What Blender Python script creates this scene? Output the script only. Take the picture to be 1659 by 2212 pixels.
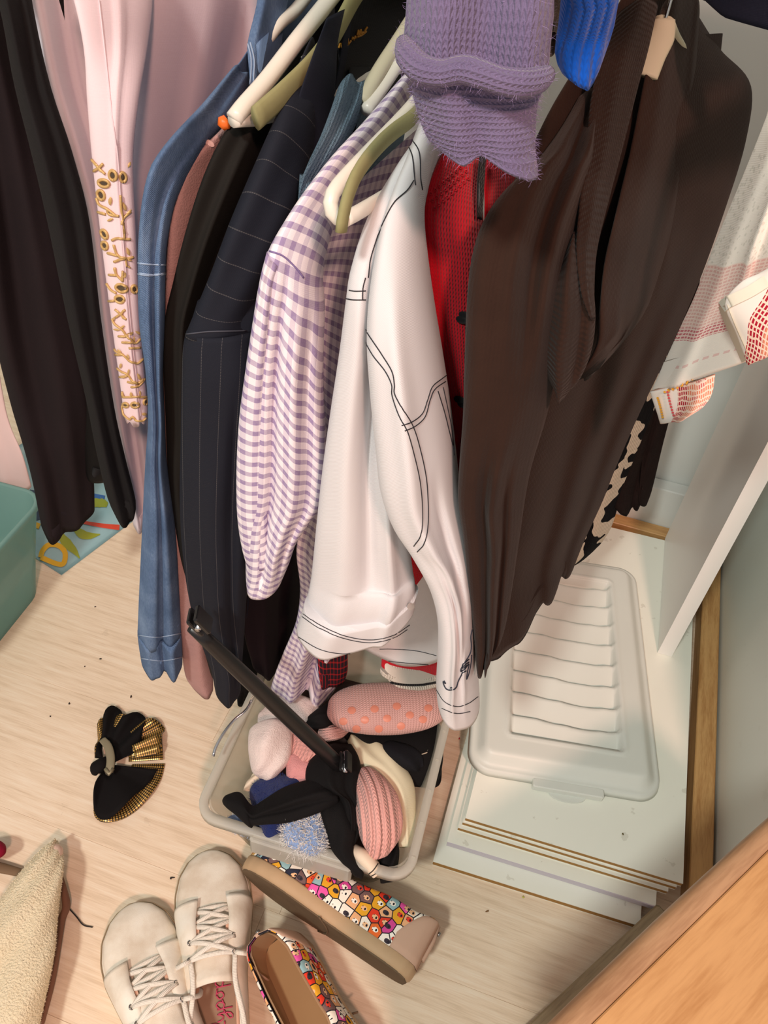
import bpy, math, random
import numpy as np
from mathutils import Vector, Matrix
from mathutils.bvhtree import BVHTree

# ---------------------------------------------------------------- scene, camera, light
S = bpy.context.scene
COL = S.collection
for o in list(bpy.data.objects):
    bpy.data.objects.remove(o)
F, CX, CY, H = 1730.0, 829.5, 1106.0, 1.1
RM = np.array([[0.94680426, 0.26954438, -0.17580533],
               [0.31275152, -0.64200396, 0.70001243],
               [0.0758167, -0.71775814, -0.6921525]])     # rows: world axes seen by the camera
CAM = np.array([0.0, 0.0, H])
cd = bpy.data.cameras.new('camera')
cam = bpy.data.objects.new('camera', cd)
COL.objects.link(cam)
cd.sensor_fit = 'VERTICAL'; cd.sensor_height = 24.0
cd.lens = F / 2212.0 * 24.0
cd.clip_start = 0.01
mw = Matrix.Identity(4)
for i in range(3):
    mw[i][0] = RM[i, 0]; mw[i][1] = -RM[i, 1]; mw[i][2] = -RM[i, 2]; mw[i][3] = CAM[i]
cam.matrix_world = mw
S.camera = cam

W = bpy.data.worlds.new('room_light'); S.world = W
W.use_nodes = True
W.node_tree.nodes['Background'].inputs[0].default_value = (1.0, 0.965, 0.93, 1)
W.node_tree.nodes['Background'].inputs[1].default_value = 0.44

def area(name, loc, target, size, power, color):
    l = bpy.data.lights.new(name, 'AREA'); l.shape = 'DISK'; l.size = size
    l.energy = power; l.color = color
    o = bpy.data.objects.new(name, l); COL.objects.link(o)
    o.location = loc
    o.rotation_euler = (Vector(target) - Vector(loc)).to_track_quat('-Z', 'Y').to_euler()
    return o
# the two lamps of the room in front of the closet: the photo's shadows are double, one neutral, one rosy
area('ceiling_lamp_front_offscreen', (-0.45, -1.2, 2.4), (-0.1, 0.6, 0.3), 0.24, 37, (0.97, 1.0, 0.92))
area('rosy_lamp_front_offscreen', (0.70, -1.15, 2.4), (-0.2, 0.6, 0.3), 0.2, 36, (1.0, 0.58, 0.46))
S.view_settings.view_transform = 'Standard'
S.view_settings.look = 'None'
S.view_settings.gamma = 1.0
S.view_settings.use_curve_mapping = False
S.view_settings.exposure = 0.0

# ---------------------------------------------------------------- helpers
def ray(u, v):
    return RM @ np.array([u - CX, v - CY, F])
def P(u, v, d, axis='y'):
    """point of the place seen at photo pixel u,v at a given depth (y), height (z) or x"""
    q = ray(u, v); i = 'xyz'.index(axis)
    return CAM + q * (d - CAM[i]) / q[i]
def lin(c):
    c = np.array(c, float) / 255.0
    return tuple(np.where(c <= .04045, c / 12.92, ((c + .055) / 1.055) ** 2.4))

ROOTS = []
def thing(name, label, cat, group=None):
    o = bpy.data.objects.new(name, None); COL.objects.link(o)
    o.empty_display_size = .03
    o['label'] = label; o['category'] = cat
    if group: o['group'] = group
    ROOTS.append(o)
    return o
def add(name, geo, mat, parent=None, smooth=True, label=None, cat=None, group=None, kind=None):
    v, f = geo[0], geo[1]
    me = bpy.data.meshes.new(name)
    me.from_pydata([tuple(map(float, p)) for p in v], [], [tuple(map(int, q)) for q in f])
    if len(geo) > 2 and geo[2] is not None:
        uv = me.uv_layers.new(name='UVMap')
        uv.data.foreach_set('uv', np.asarray(geo[2], dtype=np.float32).ravel())
    if smooth:
        me.polygons.foreach_set('use_smooth', [True] * len(me.polygons))
    me.materials.append(mat)
    me.update()
    o = bpy.data.objects.new(name, me); COL.objects.link(o)
    if parent is not None: o.parent = parent
    else: ROOTS.append(o)
    if label: o['label'] = label
    if cat: o['category'] = cat
    if group: o['group'] = group
    if kind: o['kind'] = kind
    return o
def join(geos):
    V, Fc, U = [], [], []
    has = all(len(g) > 2 and g[2] is not None for g in geos)
    n = 0
    for g in geos:
        V += [tuple(p) for p in g[0]]
        Fc += [tuple(i + n for i in q) for q in g[1]]
        if has: U += [tuple(x) for x in g[2]]
        n += len(g[0])
    return (V, Fc, U if has else None)
def xf(geo, m):
    m = np.array(m)
    v = np.array(geo[0], float)
    v = v @ m[:3, :3].T + m[:3, 3]
    return (v, geo[1]) + tuple(geo[2:])
def frame(o, x, y, z):
    m = np.eye(4); m[:3, 0] = x; m[:3, 1] = y; m[:3, 2] = z; m[:3, 3] = o
    return m
def nrm(a):
    a = np.asarray(a, float); return a / max(np.linalg.norm(a), 1e-9)

def box(x0, x1, y0, y1, z0, z1, b=0.0):
    """box with chamfered vertical and top edges when b > 0"""
    if b <= 0:
        v = [(x, y, z) for z in (z0, z1) for x, y in ((x0, y0), (x1, y0), (x1, y1), (x0, y1))]
        f = [(3, 2, 1, 0), (4, 5, 6, 7)] + [(i, (i + 1) % 4, 4 + (i + 1) % 4, 4 + i) for i in range(4)]
        return (v, f, None)
    def oct_(i, z):
        c = b
        return [(x0 + i + c, y0 + i, z), (x1 - i - c, y0 + i, z), (x1 - i, y0 + i + c, z), (x1 - i, y1 - i - c, z),
                (x1 - i - c, y1 - i, z), (x0 + i + c, y1 - i, z), (x0 + i, y1 - i - c, z), (x0 + i, y0 + i + c, z)]
    v = oct_(b * .7, z0) + oct_(0, z0 + b * .7) + oct_(0, z1 - b * .7) + oct_(b * .7, z1)
    f = [tuple(range(7, -1, -1)), tuple(range(24, 32))]
    for k in range(3):
        f += [(k * 8 + i, k * 8 + (i + 1) % 8, k * 8 + 8 + (i + 1) % 8, k * 8 + 8 + i) for i in range(8)]
    return (v, f, None)

def spline(pts, n, closed=False):
    """smooth curve through points, n samples"""
    p = np.array(pts, float)
    if len(p) == 2:
        t = np.linspace(0, 1, n)[:, None]; return p[0] * (1 - t) + p[1] * t
    if closed: p = np.vstack([p, p[:1]])
    d = np.linalg.norm(np.diff(p, axis=0), axis=1) ** .7 + 1e-6
    k = np.concatenate([[0], np.cumsum(d)])
    m = np.zeros_like(p)
    m[1:-1] = (p[2:] - p[:-2]) / (k[2:] - k[:-2])[:, None]
    m[0] = (p[1] - p[0]) / d[0]; m[-1] = (p[-1] - p[-2]) / d[-1]
    if closed:
        m[0] = m[-1] = (p[1] - p[-2]) / (d[0] + d[-1])
    tt = np.linspace(0, k[-1], n)
    i = np.clip(np.searchsorted(k, tt, side='right') - 1, 0, len(d) - 1)
    h = d[i][:, None]; u = ((tt - k[i]) / d[i])[:, None]
    return ((2 * u**3 - 3 * u**2 + 1) * p[i] + (u**3 - 2 * u**2 + u) * h * m[i]
            + (-2 * u**3 + 3 * u**2) * p[i + 1] + (u**3 - u**2) * h * m[i + 1])

def tube(pts, r, ns=8, closed=False, flat=1.0, up=None, caps=True):
    p = np.array(pts, float); n = len(p)
    r = np.full(n, r) if np.isscalar(r) else np.interp(np.linspace(0, 1, n), np.linspace(0, 1, len(r)), r)
    t = np.gradient(p, axis=0) if not closed else np.roll(p, -1, 0) - np.roll(p, 1, 0)
    t /= np.linalg.norm(t, axis=1)[:, None] + 1e-12
    a = np.array(up if up is not None else (0, 0, 1.0), float)
    if abs(t[0] @ a) > .95: a = np.array((1.0, 0, 0))
    V = []
    for i in range(n):
        a = a - t[i] * (a @ t[i]); a /= np.linalg.norm(a) + 1e-12
        b = np.cross(t[i], a)
        for k in range(ns):
            q = 2 * math.pi * k / ns
            V.append(p[i] + r[i] * (b * math.cos(q) + a * math.sin(q) * flat))
    Fc, FU = [], []
    ar = np.concatenate([[0], np.cumsum(np.linalg.norm(np.diff(np.vstack([p, p[:1]]), axis=0), axis=1))])
    cs = 2 * math.pi * float(np.mean(r)) / ns
    for i in range(n if closed else n - 1):
        j = (i + 1) % n
        for k in range(ns):
            Fc.append((i * ns + k, i * ns + (k + 1) % ns, j * ns + (k + 1) % ns, j * ns + k))
            FU += [(ar[i], k * cs), (ar[i], (k + 1) * cs), (ar[i + 1], (k + 1) * cs), (ar[i + 1], k * cs)]
    if not closed and caps:
        Fc.append(tuple(range(ns - 1, -1, -1))); Fc.append(tuple((n - 1) * ns + k for k in range(ns)))
        FU += [(0, 0)] * (2 * ns)
    return (V, Fc, FU)

def sstep(x, a, b):
    t = np.clip((x - a) / (b - a + 1e-9), 0, 1); return t * t * (3 - 2 * t)

def strip(st, axis='y', th=.012, n=44, nc=30, folds=(), noise=0.0, seed=0, shear=0.0, hem=None,
          inner=.03, power=2.4, vflip=1.0, bot_close=False, vrev=False, freq=1.0, hem_w=.18):
    """A piece of cloth with two faces and a real hem: lofted through stations
       (uL,vL,dL, uR,vR,dR[,thickness]) = its two sides, top to bottom."""
    L = np.array([P(s[0], s[1], s[2], axis) if len(s) > 3 else s[0] for s in st])
    R = np.array([P(s[3], s[4], s[5], axis) if len(s) > 3 else s[1] for s in st])
    T_ = np.array([[(s[6] if len(s) > 6 else th) if len(s) > 3 else s[2]] for s in st])
    A = spline(np.hstack([L, R, T_]), n)
    L, R, T_ = A[:, :3], A[:, 3:6], np.maximum(A[:, 6], .0008)
    c = (L + R) / 2; half = (R - L) / 2
    hw = np.linalg.norm(half, axis=1); a = half / hw[:, None]
    T = np.gradient(c, axis=0); T /= np.linalg.norm(T, axis=1)[:, None] + 1e-12
    E = CAM - c; E /= np.linalg.norm(E, axis=1)[:, None]
    N = E - T * np.sum(E * T, axis=1)[:, None]; N /= np.linalg.norm(N, axis=1)[:, None] + 1e-12
    arc = np.concatenate([[0], np.cumsum(np.linalg.norm(np.diff(c, axis=0), axis=1))])
    t = np.linspace(0, 1, n)
    s = np.sin(np.linspace(-math.pi / 2, math.pi / 2, nc))
    rng = np.random.RandomState(seed)
    h = np.power(np.clip(1 - np.abs(s) ** power, 0, 1), .5)
    w = np.zeros((n, nc))
    for (s0, s1, wd, amp, t0, t1) in folds:
        ctr = s0 + (s1 - s0) * t
        win = sstep(t, t0 - .12, t0 + .06) * (1 - sstep(t, t1 - .06, t1 + .1))
        w += amp * win[:, None] * np.exp(-((s[None] - ctr[:, None]) / wd) ** 2)
    if noise > 0:
        for k in range(7):
            fs, ft = rng.uniform(1, 6) * freq, rng.uniform(2, 11) * freq
            w += noise / (1 + .25 * k) * np.sin(fs * s[None] + ft * t[:, None] + rng.uniform(0, 6.28))
    hemv = np.zeros(nc)
    if hem: hemv = np.interp(s, [x[0] for x in hem], [x[1] for x in hem])
    hw_t = sstep(t, 1 - hem_w, 1)
    V = np.zeros((n, 2 * nc - 2, 3)); U = np.zeros((n, 2 * nc - 1, 2))
    for j in range(n):
        fr = c[j] + np.outer(s * hw[j], a[j]) + np.outer(h * T_[j] + w[j], N[j]) + np.outer(hemv * hw_t[j], T[j])
        bk = c[j] + np.outer(s * hw[j], a[j]) + np.outer(-h * T_[j] * .9 + w[j], N[j]) + np.outer(hemv * hw_t[j], T[j])
        V[j, :nc] = fr; V[j, nc:] = bk[1:-1][::-1]
        U[j, :nc, 0] = s * hw[j]
        U[j, nc:-1, 0] = hw[j] + (1 - s[1:-1][::-1]) * hw[j]
        U[j, -1, 0] = 3 * hw[j]
        if isinstance(shear, tuple):
            k0, u0, t0, t1 = shear
            sh = k0 * sstep(t[j], t0, t1) * np.maximum(U[j, :, 0] - u0 * hw[j], 0)
        else: sh = shear * U[j, :, 0]
        U[j, :, 1] = (arc[-1] - arc[j] if vrev else arc[j]) * vflip + sh
    m = 2 * nc - 2
    Fc, FU = [], []
    for j in range(n - 1):
        for i in range(m):
            k = (i + 1) % m; ku = i + 1
            Fc.append((j * m + i, j * m + k, (j + 1) * m + k, (j + 1) * m + i))
            FU += [U[j, i], U[j, ku], U[j + 1, ku], U[j + 1, i]]
    Vl = list(V.reshape(-1, 3))
    Fc.append(tuple(range(m - 1, -1, -1))); FU += [U[0, i] for i in range(m - 1, -1, -1)]
    b0 = (n - 1) * m
    if bot_close:
        Fc.append(tuple(b0 + i for i in range(m))); FU += [U[n - 1, i] for i in range(m)]
    else:
        ce = c[-1] + N[-1] * float(np.mean(w[-1]))
        r1 = [ce + (q - ce) * .95 for q in V[-1]]
        r2 = [q - T[-1] * inner for q in r1]
        Vl += r1 + r2
        for (o0, o1) in ((b0, b0 + m), (b0 + m, b0 + 2 * m)):
            for i in range(m):
                k = (i + 1) % m
                Fc.append((o0 + i, o0 + k, o1 + k, o1 + i)); FU += [U[n - 1, i]] * 4
        Fc.append(tuple(b0 + 2 * m + i for i in range(m))); FU += [U[n - 1, i] for i in range(m)]
    return (Vl, Fc, FU)

def bvh(*geos):
    g = join([(x[0], x[1]) for x in geos])
    return BVHTree.FromPolygons([Vector(p) for p in g[0]], g[1])
def hit(tree, u, v):
    d = Vector(ray(u, v)).normalized()
    loc, no, idx, dist = tree.ray_cast(Vector(CAM), d)
    if loc is None: return None
    if no.dot(d) > 0: no = -no
    return np.array(loc), np.array(no)
def onto(tree, px, off=.0008, step=5.0, closed=False, smooth=True):
    """photo polyline laid on a surface"""
    px = np.array(px, float)
    if closed: px = np.vstack([px, px[:1]])
    ln = np.sum(np.linalg.norm(np.diff(px, axis=0), axis=1))
    n = max(3, int(ln / step))
    q = spline(px, n) if smooth and len(px) > 2 else np.vstack([[px[0] + (px[-1] - px[0]) * t for t in np.linspace(0, 1, n)]]) if len(px) == 2 else spline(px, n)
    out = []
    for u, v in q:
        r = hit(tree, u, v)
        if r is not None: out.append(r[0] + r[1] * off)
    return out
def seam(tree, lines, r=.0005, off=.0004, step=6.0):
    gs = []
    for px in lines:
        p = onto(tree, px, off, step)
        # break where the surface jumps
        run = [p[0]] if p else []
        for a, b in zip(p[:-1], p[1:]):
            if np.linalg.norm(b - a) > .03:
                if len(run) > 2: gs.append(tube(run, r, 5))
                run = []
            run.append(b)
        if len(run) > 2: gs.append(tube(run, r, 5))
    return join(gs) if gs else None
def patch(tree, px, off=.001, dome=.0):
    """a flat shape (photo outline) laid on a surface"""
    c = np.mean(np.array(px, float), axis=0)
    r0 = hit(tree, *c)
    if r0 is None: return None
    V = [r0[0] + r0[1] * (off + dome)]
    for u, v in px:
        r = hit(tree, u, v)
        if r is None or np.linalg.norm(r[0] - r0[0]) > .05: return None
        V.append(r[0] + r[1] * off)
    n = len(px)
    # skirt down to the surface
    for q in V[1:n + 1]: pass
    Fc = [(0, 1 + i, 1 + (i + 1) % n) for i in range(n)]
    return (V, Fc, None)
def oval(cx, cy, a, b, ang=0, n=12, tip=0):
    q = []
    ca, sa = math.cos(math.radians(ang)), math.sin(math.radians(ang))
    for k in range(n):
        t = 2 * math.pi * k / n
        x = a * math.cos(t); y = b * math.sin(t)
        if tip: y *= (1 - tip * abs(math.cos(t)) ** 3)
        q.append((cx + x * ca - y * sa, cy + x * sa + y * ca))
    return q
def fuzz(geo, count, length, width, seed=0, droop=.3, filt=None):
    """loose short fibres standing off a surface"""
    rng = np.random.RandomState(seed)
    V = np.array(geo[0]); Fq = [f for f in geo[1] if len(f) in (3, 4)]
    c = np.array([V[list(f)].mean(0) for f in Fq])
    nn = np.array([np.cross(V[f[2]] - V[f[0]], V[f[-1]] - V[f[1]]) for f in Fq])
    ar = np.linalg.norm(nn, axis=1) + 1e-12; nn = nn / ar[:, None]
    out = np.sum(nn * (c - V.mean(0)), axis=1)
    if np.sum(out) < 0: nn = -nn
    if filt is not None: ar = ar * filt(c)
    idx = rng.choice(len(Fq), count, p=ar / ar.sum())
    VV, FF = [], []
    for i in idx:
        f = Fq[i]; b = rng.dirichlet([1] * len(f)); p = (V[list(f)] * b[:, None]).sum(0)
        d = nrm(nn[i] * .8 + rng.normal(0, .5, 3) + np.array((0, 0, -droop)))
        s = nrm(np.cross(d, rng.normal(0, 1, 3))) * width
        l = length * rng.uniform(.4, 1.2)
        mid = p + d * l * .55 + s * rng.uniform(-4, 4); tip = p + d * l + rng.normal(0, .25, 3) * l
        k = len(VV)
        VV += [p - s, p + s, mid + s * .7, mid - s * .7, tip]
        FF += [(k, k + 1, k + 2, k + 3), (k + 3, k + 2, k + 4)]
    return (VV, FF, None)

# ---------------------------------------------------------------- materials
class NB:
    def __init__(s, name):
        s.m = bpy.data.materials.new(name); s.m.use_nodes = True
        s.t = s.m.node_tree; s.b = s.t.nodes['Principled BSDF']
        s.out = s.t.nodes['Material Output']
    def n(s, typ, **kw):
        nd = s.t.nodes.new(typ)
        for k, v in kw.items(): setattr(nd, k, v)
        return nd
    def link(s, a, b): s.t.links.new(a, b)
    def put(s, sock, v):
        if hasattr(v, 'is_linked') or isinstance(v, bpy.types.NodeSocket): s.link(v, sock)
        elif isinstance(v, (tuple, list)) and len(v) == 3 and sock.type == 'RGBA': sock.default_value = (*v, 1)
        else: sock.default_value = v
    def math(s, op, a, b=0.0, c=0.0):
        nd = s.n('ShaderNodeMath', operation=op)
        for i, v in enumerate((a, b, c)): s.put(nd.inputs[i], v)
        return nd.outputs[0]
    def uv(s):
        o = s.n('ShaderNodeUVMap').outputs[0]
        sp = s.n('ShaderNodeSeparateXYZ'); s.link(o, sp.inputs[0])
        return o, sp.outputs[0], sp.outputs[1]
    def pos(s): return s.n('ShaderNodeNewGeometry').outputs['Position']
    def noise(s, scale, vec=None, detail=3, out=0, stretch=None):
        if vec is None: vec = s.pos()
        if stretch:
            mp = s.n('ShaderNodeMapping'); s.link(vec, mp.inputs[0]); mp.inputs[3].default_value = stretch; vec = mp.outputs[0]
        nd = s.n('ShaderNodeTexNoise'); nd.inputs['Scale'].default_value = scale; nd.inputs['Detail'].default_value = detail
        s.link(vec, nd.inputs['Vector']); return nd.outputs[out]
    def mix(s, fac, a, b):
        nd = s.n('ShaderNodeMix', data_type='RGBA')
        s.put(nd.inputs[0], fac); s.put(nd.inputs[6], a); s.put(nd.inputs[7], b); return nd.outputs[2]
    def ramp(s, fac, stops, const=False):
        nd = s.n('ShaderNodeValToRGB'); r = nd.color_ramp
        if const: r.interpolation = 'CONSTANT'
        while len(r.elements) < len(stops): r.elements.new(.5)
        for e, (p, c) in zip(r.elements, stops): e.position = p; e.color = (*c, 1)
        s.link(fac, nd.inputs[0]); return nd.outputs[0]
    def sin(s, x, period, ph=0.0):
        return s.math('SINE', s.math('MULTIPLY_ADD', x, 2 * math.pi / period, ph))
    def band(s, x, period, duty, ph=0.0):
        """1 inside a stripe"""
        fr = s.math('FRACT', s.math('MULTIPLY_ADD', x, 1 / period, ph))
        return s.math('LESS_THAN', fr, duty)
    def bump(s, hgt, dist=.001, strength=.5):
        nd = s.n('ShaderNodeBump'); nd.inputs['Distance'].default_value = dist; nd.inputs['Strength'].default_value = strength
        s.link(hgt, nd.inputs['Height']); s.link(nd.outputs[0], s.b.inputs['Normal']); return nd
    def done(s, col, rough=.8, spec=.3, sheen=0, **kw):
        s.put(s.b.inputs['Base Color'], col); s.put(s.b.inputs['Roughness'], rough)
        s.b.inputs['Specular IOR Level'].default_value = spec
        if sheen:
            s.b.inputs['Sheen Weight'].default_value = sheen; s.b.inputs['Sheen Roughness'].default_value = .5
        for k, v in kw.items(): s.put(s.b.inputs[k.replace('_', ' ')], v)
        return s.m

def cloth(name, rgb, rgb2=None, rough=.85, weave=.0009, strength=.25, sheen=.0, var=.25, wr=0):
    b = NB(name); c1 = lin(rgb); c2 = lin(rgb2) if rgb2 else tuple(x * (1 - var) for x in c1)
    uv, u, v = b.uv()
    col = b.mix(b.noise(14, detail=4), c1, c2)
    h = b.math('ADD', b.math('MULTIPLY', b.sin(u, weave), .5), b.math('MULTIPLY', b.sin(v, weave), .5))
    if wr: h = b.math('ADD', h, b.math('MULTIPLY', b.noise(22, stretch=(1, 1, .35)), wr))
    b.bump(h, .0006, strength)
    return b.done(col, rough, .2, sheen)
def knit(name, rgb, rgb2=None, p=.0042, q=.0034, strength=.8, sheen=.15, rib=0.0, fuzzy=.0, swap=False):
    b = NB(name); c1 = lin(rgb); c2 = lin(rgb2) if rgb2 else tuple(x * .7 for x in c1)
    uv, u, v = b.uv()
    if swap: u, v = v, u
    fu = b.math('PINGPONG', u, p / 2)
    colh = b.math('ABSOLUTE', b.sin(u, p * 2))
    row = b.math('MULTIPLY_ADD', b.sin(b.math('MULTIPLY_ADD', fu, 1.1, v), q), .5, .5)
    h = b.math('MULTIPLY', colh, b.math('MULTIPLY_ADD', row, .5, .5))
    if rib: h = b.math('ADD', h, b.math('MULTIPLY', b.sin(u, rib), 1.2))
    nz = b.noise(900, detail=2)
    if fuzzy: h = b.math('ADD', h, b.math('MULTIPLY', nz, fuzzy))
    col = b.mix(b.noise(40, detail=4), c1, c2)
    b.bump(h, .0016, strength)
    return b.done(col, .95, .1, sheen)
def fleece(name, rgb, rgb2, strength=.7, sheen=.15):
    b = NB(name)
    h = b.math('ADD', b.noise(650, None, 3), b.math('MULTIPLY', b.noise(90, None, 3), 1.2))
    b.bump(h, .002, strength)
    return b.done(b.mix(b.noise(60, None, 4), lin(rgb), lin(rgb2)), .95, .1, sheen)
def plain(name, rgb, rough=.5, spec=.4, metal=0, var=.0, scale=20):
    b = NB(name); c = lin(rgb)
    col = c if not var else b.mix(b.noise(scale, detail=4), c, tuple(x * (1 - var) for x in c))
    return b.done(col, rough, spec, Metallic=metal)
def finish():
    for r in ROOTS:
        def desc(o):
            out = [o] if o.type == 'MESH' else []
            for c in o.children: out += desc(c)
            return out
        pts = []
        for m in desc(r):
            a = np.empty(len(m.data.vertices) * 3); m.data.vertices.foreach_get('co', a); pts.append(a.reshape(-1, 3))
        if not pts: continue
        a = np.vstack(pts); lo, hi = a.min(0), a.max(0)
        base = Vector(((lo[0] + hi[0]) / 2, (lo[1] + hi[1]) / 2, lo[2]))
        if r.type == 'MESH':
            if r.get('kind') == 'structure' and r.children: continue
            r.data.transform(Matrix.Translation(-base))
        r.location = base
        for c in r.children: c.matrix_parent_inverse = Matrix.Translation(-base)
# ---------------------------------------------------------------- the setting
def m_laminate():
    b = NB('laminate_floor'); p = b.pos()
    g = b.noise(9, p, 6, stretch=(.9, 14, 1)); g2 = b.noise(60, p, 4, stretch=(.5, 11, 1))
    c = b.ramp(b.math('ADD', b.math('MULTIPLY', g, .6), b.math('MULTIPLY', g2, .4)),
               [(.32, lin((216, 192, 164))), (.5, lin((236, 214, 188))), (.68, lin((244, 228, 206)))])
    stain = b.math('GREATER_THAN', b.noise(17, p, 6), .69)
    c = b.mix(b.math('MULTIPLY', stain, .12), c, lin((150, 125, 98)))
    b.bump(g2, .0006, .25)
    return b.done(c, .42, .35)
def m_wood(name, base, dark, sc=(1, 1, 1), rough=.38):
    b = NB(name); p = b.n('ShaderNodeTexCoord').outputs['Object']
    g = b.noise(7, p, 5, stretch=sc); g2 = b.noise(55, p, 3, stretch=sc)
    f = b.math('ADD', b.math('MULTIPLY', g, .7), b.math('MULTIPLY', g2, .3))
    c = b.ramp(f, [(.35, lin(dark)), (.55, lin(base)), (.75, tuple(min(1, x * 1.12) for x in lin(base)))])
    b.bump(g2, .0004, .2)
    return b.done(c, rough, .35)
def m_white(name, rgb, rough=.35, dirt=.3):
    b = NB(name); c = lin(rgb)
    k = b.math('MULTIPLY', b.math('GREATER_THAN', b.noise(48, None, 5), .68), dirt)
    return b.done(b.mix(k, c, lin((150, 138, 110))), rough, .4)
FLOOR_M = m_laminate()
WALL_M = m_white('wall_paint', (228, 230, 226), .6, .0)
LAM_M = m_white('white_laminate', (243, 243, 231), .3, .22)
CORE_M = plain('chipboard_core', (178, 134, 76), .8, .2, var=.3, scale=300)
TRIM_M = m_wood('oak_trim', (206, 160, 104), (178, 128, 76), (16, 1.4, 16))
PANEL_M = m_white('panel_white', (238, 238, 234), .4, 0)

floor = add('floor', box(-2.2, 1.6, -1.4, 1.27, -.03, -.012), plain('subfloor', (120, 105, 88), .9), smooth=False, kind='structure')
pw, pl = .193, 1.21
rng = random.Random(4)
y = -1.4 + .012; k = 0
plank_me = None
while y < 1.26:
    x = -2.2 - rng.uniform(.1, 1.0)
    if abs(y - .2) < .2: x = -2.59 if k % 2 else -2.2 - .41
    while x < 1.6:
        w_ = min(pw, 1.268 - y)
        g = box(x + .0001, x + pl - .0001, y + .0001, y + w_ - .0001, -.012, 0.0, .0005)
        add('floor_plank', g, FLOOR_M, floor, smooth=False)
        x += pl
    y += pw; k += 1
wb = add('wall_back', box(-1.7, .4, 1.268, 1.29, 0, 2.4), WALL_M, smooth=False, kind='structure')
wl = add('wall_left', box(-1.72, -1.70, .45, 1.29, 0, 2.4), WALL_M, smooth=False, kind='structure')
wr = add('wall_right', box(.366, .392, .5, 1.268, 0, 2.4), m_white('right_panel_white', (232, 236, 228), .4, .05), smooth=False, kind='structure')
bb = add('baseboard_back', box(-1.6, .364, 1.236, 1.267, .0, .135, .003), WALL_M, smooth=False, kind='structure')
t1 = add('trim_1', box(.331, .362, .46, 1.205, 0, .036, .002), TRIM_M, smooth=False, kind='structure')
t2 = add('trim_2', box(-.6, .362, 1.207, 1.2345, 0, .05, .002), m_wood('oak_trim_back', (206, 160, 104), (178, 128, 76), (1.4, 16, 16)), smooth=False, kind='structure')

# hanging rail above the frame that carries every hanger
RY, RZ = .73, 1.075
rail = thing('clothes_rail', 'chrome hanging rail that carries the clothes hangers', 'rail')
CHROME = plain('chrome', (205, 205, 208), .18, .5, 1)
add('rod', tube(np.array([(-1.69, RY, RZ), (.36, RY, RZ)]), .0125, 20), CHROME, rail)
for xx in (-1.695, .361):
    add('rail_socket', tube(np.array([(xx - .004, RY, RZ), (xx + .004, RY, RZ)]), .024, 20), CHROME, rail)

# shelf above the rail
shelf = thing('closet_shelf', 'white laminate shelf across the closet above the clothes rail', 'shelf')
add('shelf_board', box(-1.699, .365, .44, .70, 1.235, 1.253, .001), LAM_M, shelf, smooth=False)
add('edge_band', box(-1.699, .365, .4385, .4399, 1.2352, 1.2528), LAM_M, shelf, smooth=False)
def loop(t, x, y, z):
    """thin hanging loop from a garment's top to the rail"""
    add('hanging_loop', tube(spline([(x, y, z), (x, (y + RY) / 2, (z + RZ) / 2), (x, RY - .0138, RZ - .004), (x, RY - .010, RZ + .010), (x, RY + .002, RZ + .0142), (x, RY + .0135, RZ + .003)], 24), .0014, 6), plain('loop_black', (24, 24, 26), .7), t)

# loose white boards stacked on the closet floor
BD = [(.000, .478, .279, .0115), (.011, .506, .294, .0105), (.020, .526, .306, .0095), (.024, .531, .314, .009), (.026, .5335, .319, .0095)]
BL = ['bottom white laminate board of the pile, jutting out furthest, lying on the floor',
      'second white laminate board up from the floor with lilac front edge',
      'middle white laminate board in the pile of loose boards',
      'thin white laminate board just under the topmost board of the pile',
      'topmost white laminate board, the pale storage lid lies on it']
z = 0.0
for i, (x0, y0, x1, hgt) in enumerate(BD):
    t = thing('laminate_board', BL[i], 'board', 'white boards stacked on the closet floor')
    a = math.radians(2.6)
    m = frame((x0, y0, z), (math.cos(a), math.sin(a), 0), (-math.sin(a) * .35, 1, 0), (0, 0, 1))
    w_ = x1 - x0; d_ = 1.185 - y0
    add('core', xf(box(0, w_, 0, d_, .0013, hgt - .0013), m), CORE_M, t, smooth=False)
    add('bottom_laminate', xf(box(-.0003, w_ + .0003, -.0003, d_, 0, .0013), m), LAM_M, t, smooth=False)
    add('top_laminate', xf(box(-.0003, w_ + .0003, -.0003, d_, hgt - .0013, hgt), m), LAM_M, t, smooth=False)
    if i == 1:
        add('edge_band', xf(box(0, w_, -.0016, -.0003, .0013, hgt - .0003), m), plain('lilac_edge', (205, 196, 206), .4), t, smooth=False)
    z += hgt
BZ = z

# white upright panel standing on the boards
t = thing('upright_panel', 'plain upright white panel with bright front edge standing on the boards', 'panel')
p0 = np.array((.258, .919)); p1 = np.array((.251, 1.2))
dr = nrm(p1 - p0); m = frame((p0[0], p0[1], BZ + .0005), (dr[1], -dr[0], 0), (dr[0], dr[1], 0), (0, 0, 1))
LN = float(np.linalg.norm(p1 - p0))
add('core_sheet', xf(box(.0006, .0226, .001, LN, 0, 1.5), m), PANEL_M, t, smooth=False)
add('edge_band', xf(box(0, .0232, 0, .0009, 0, 1.5), m), PANEL_M, t, smooth=False)

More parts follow.
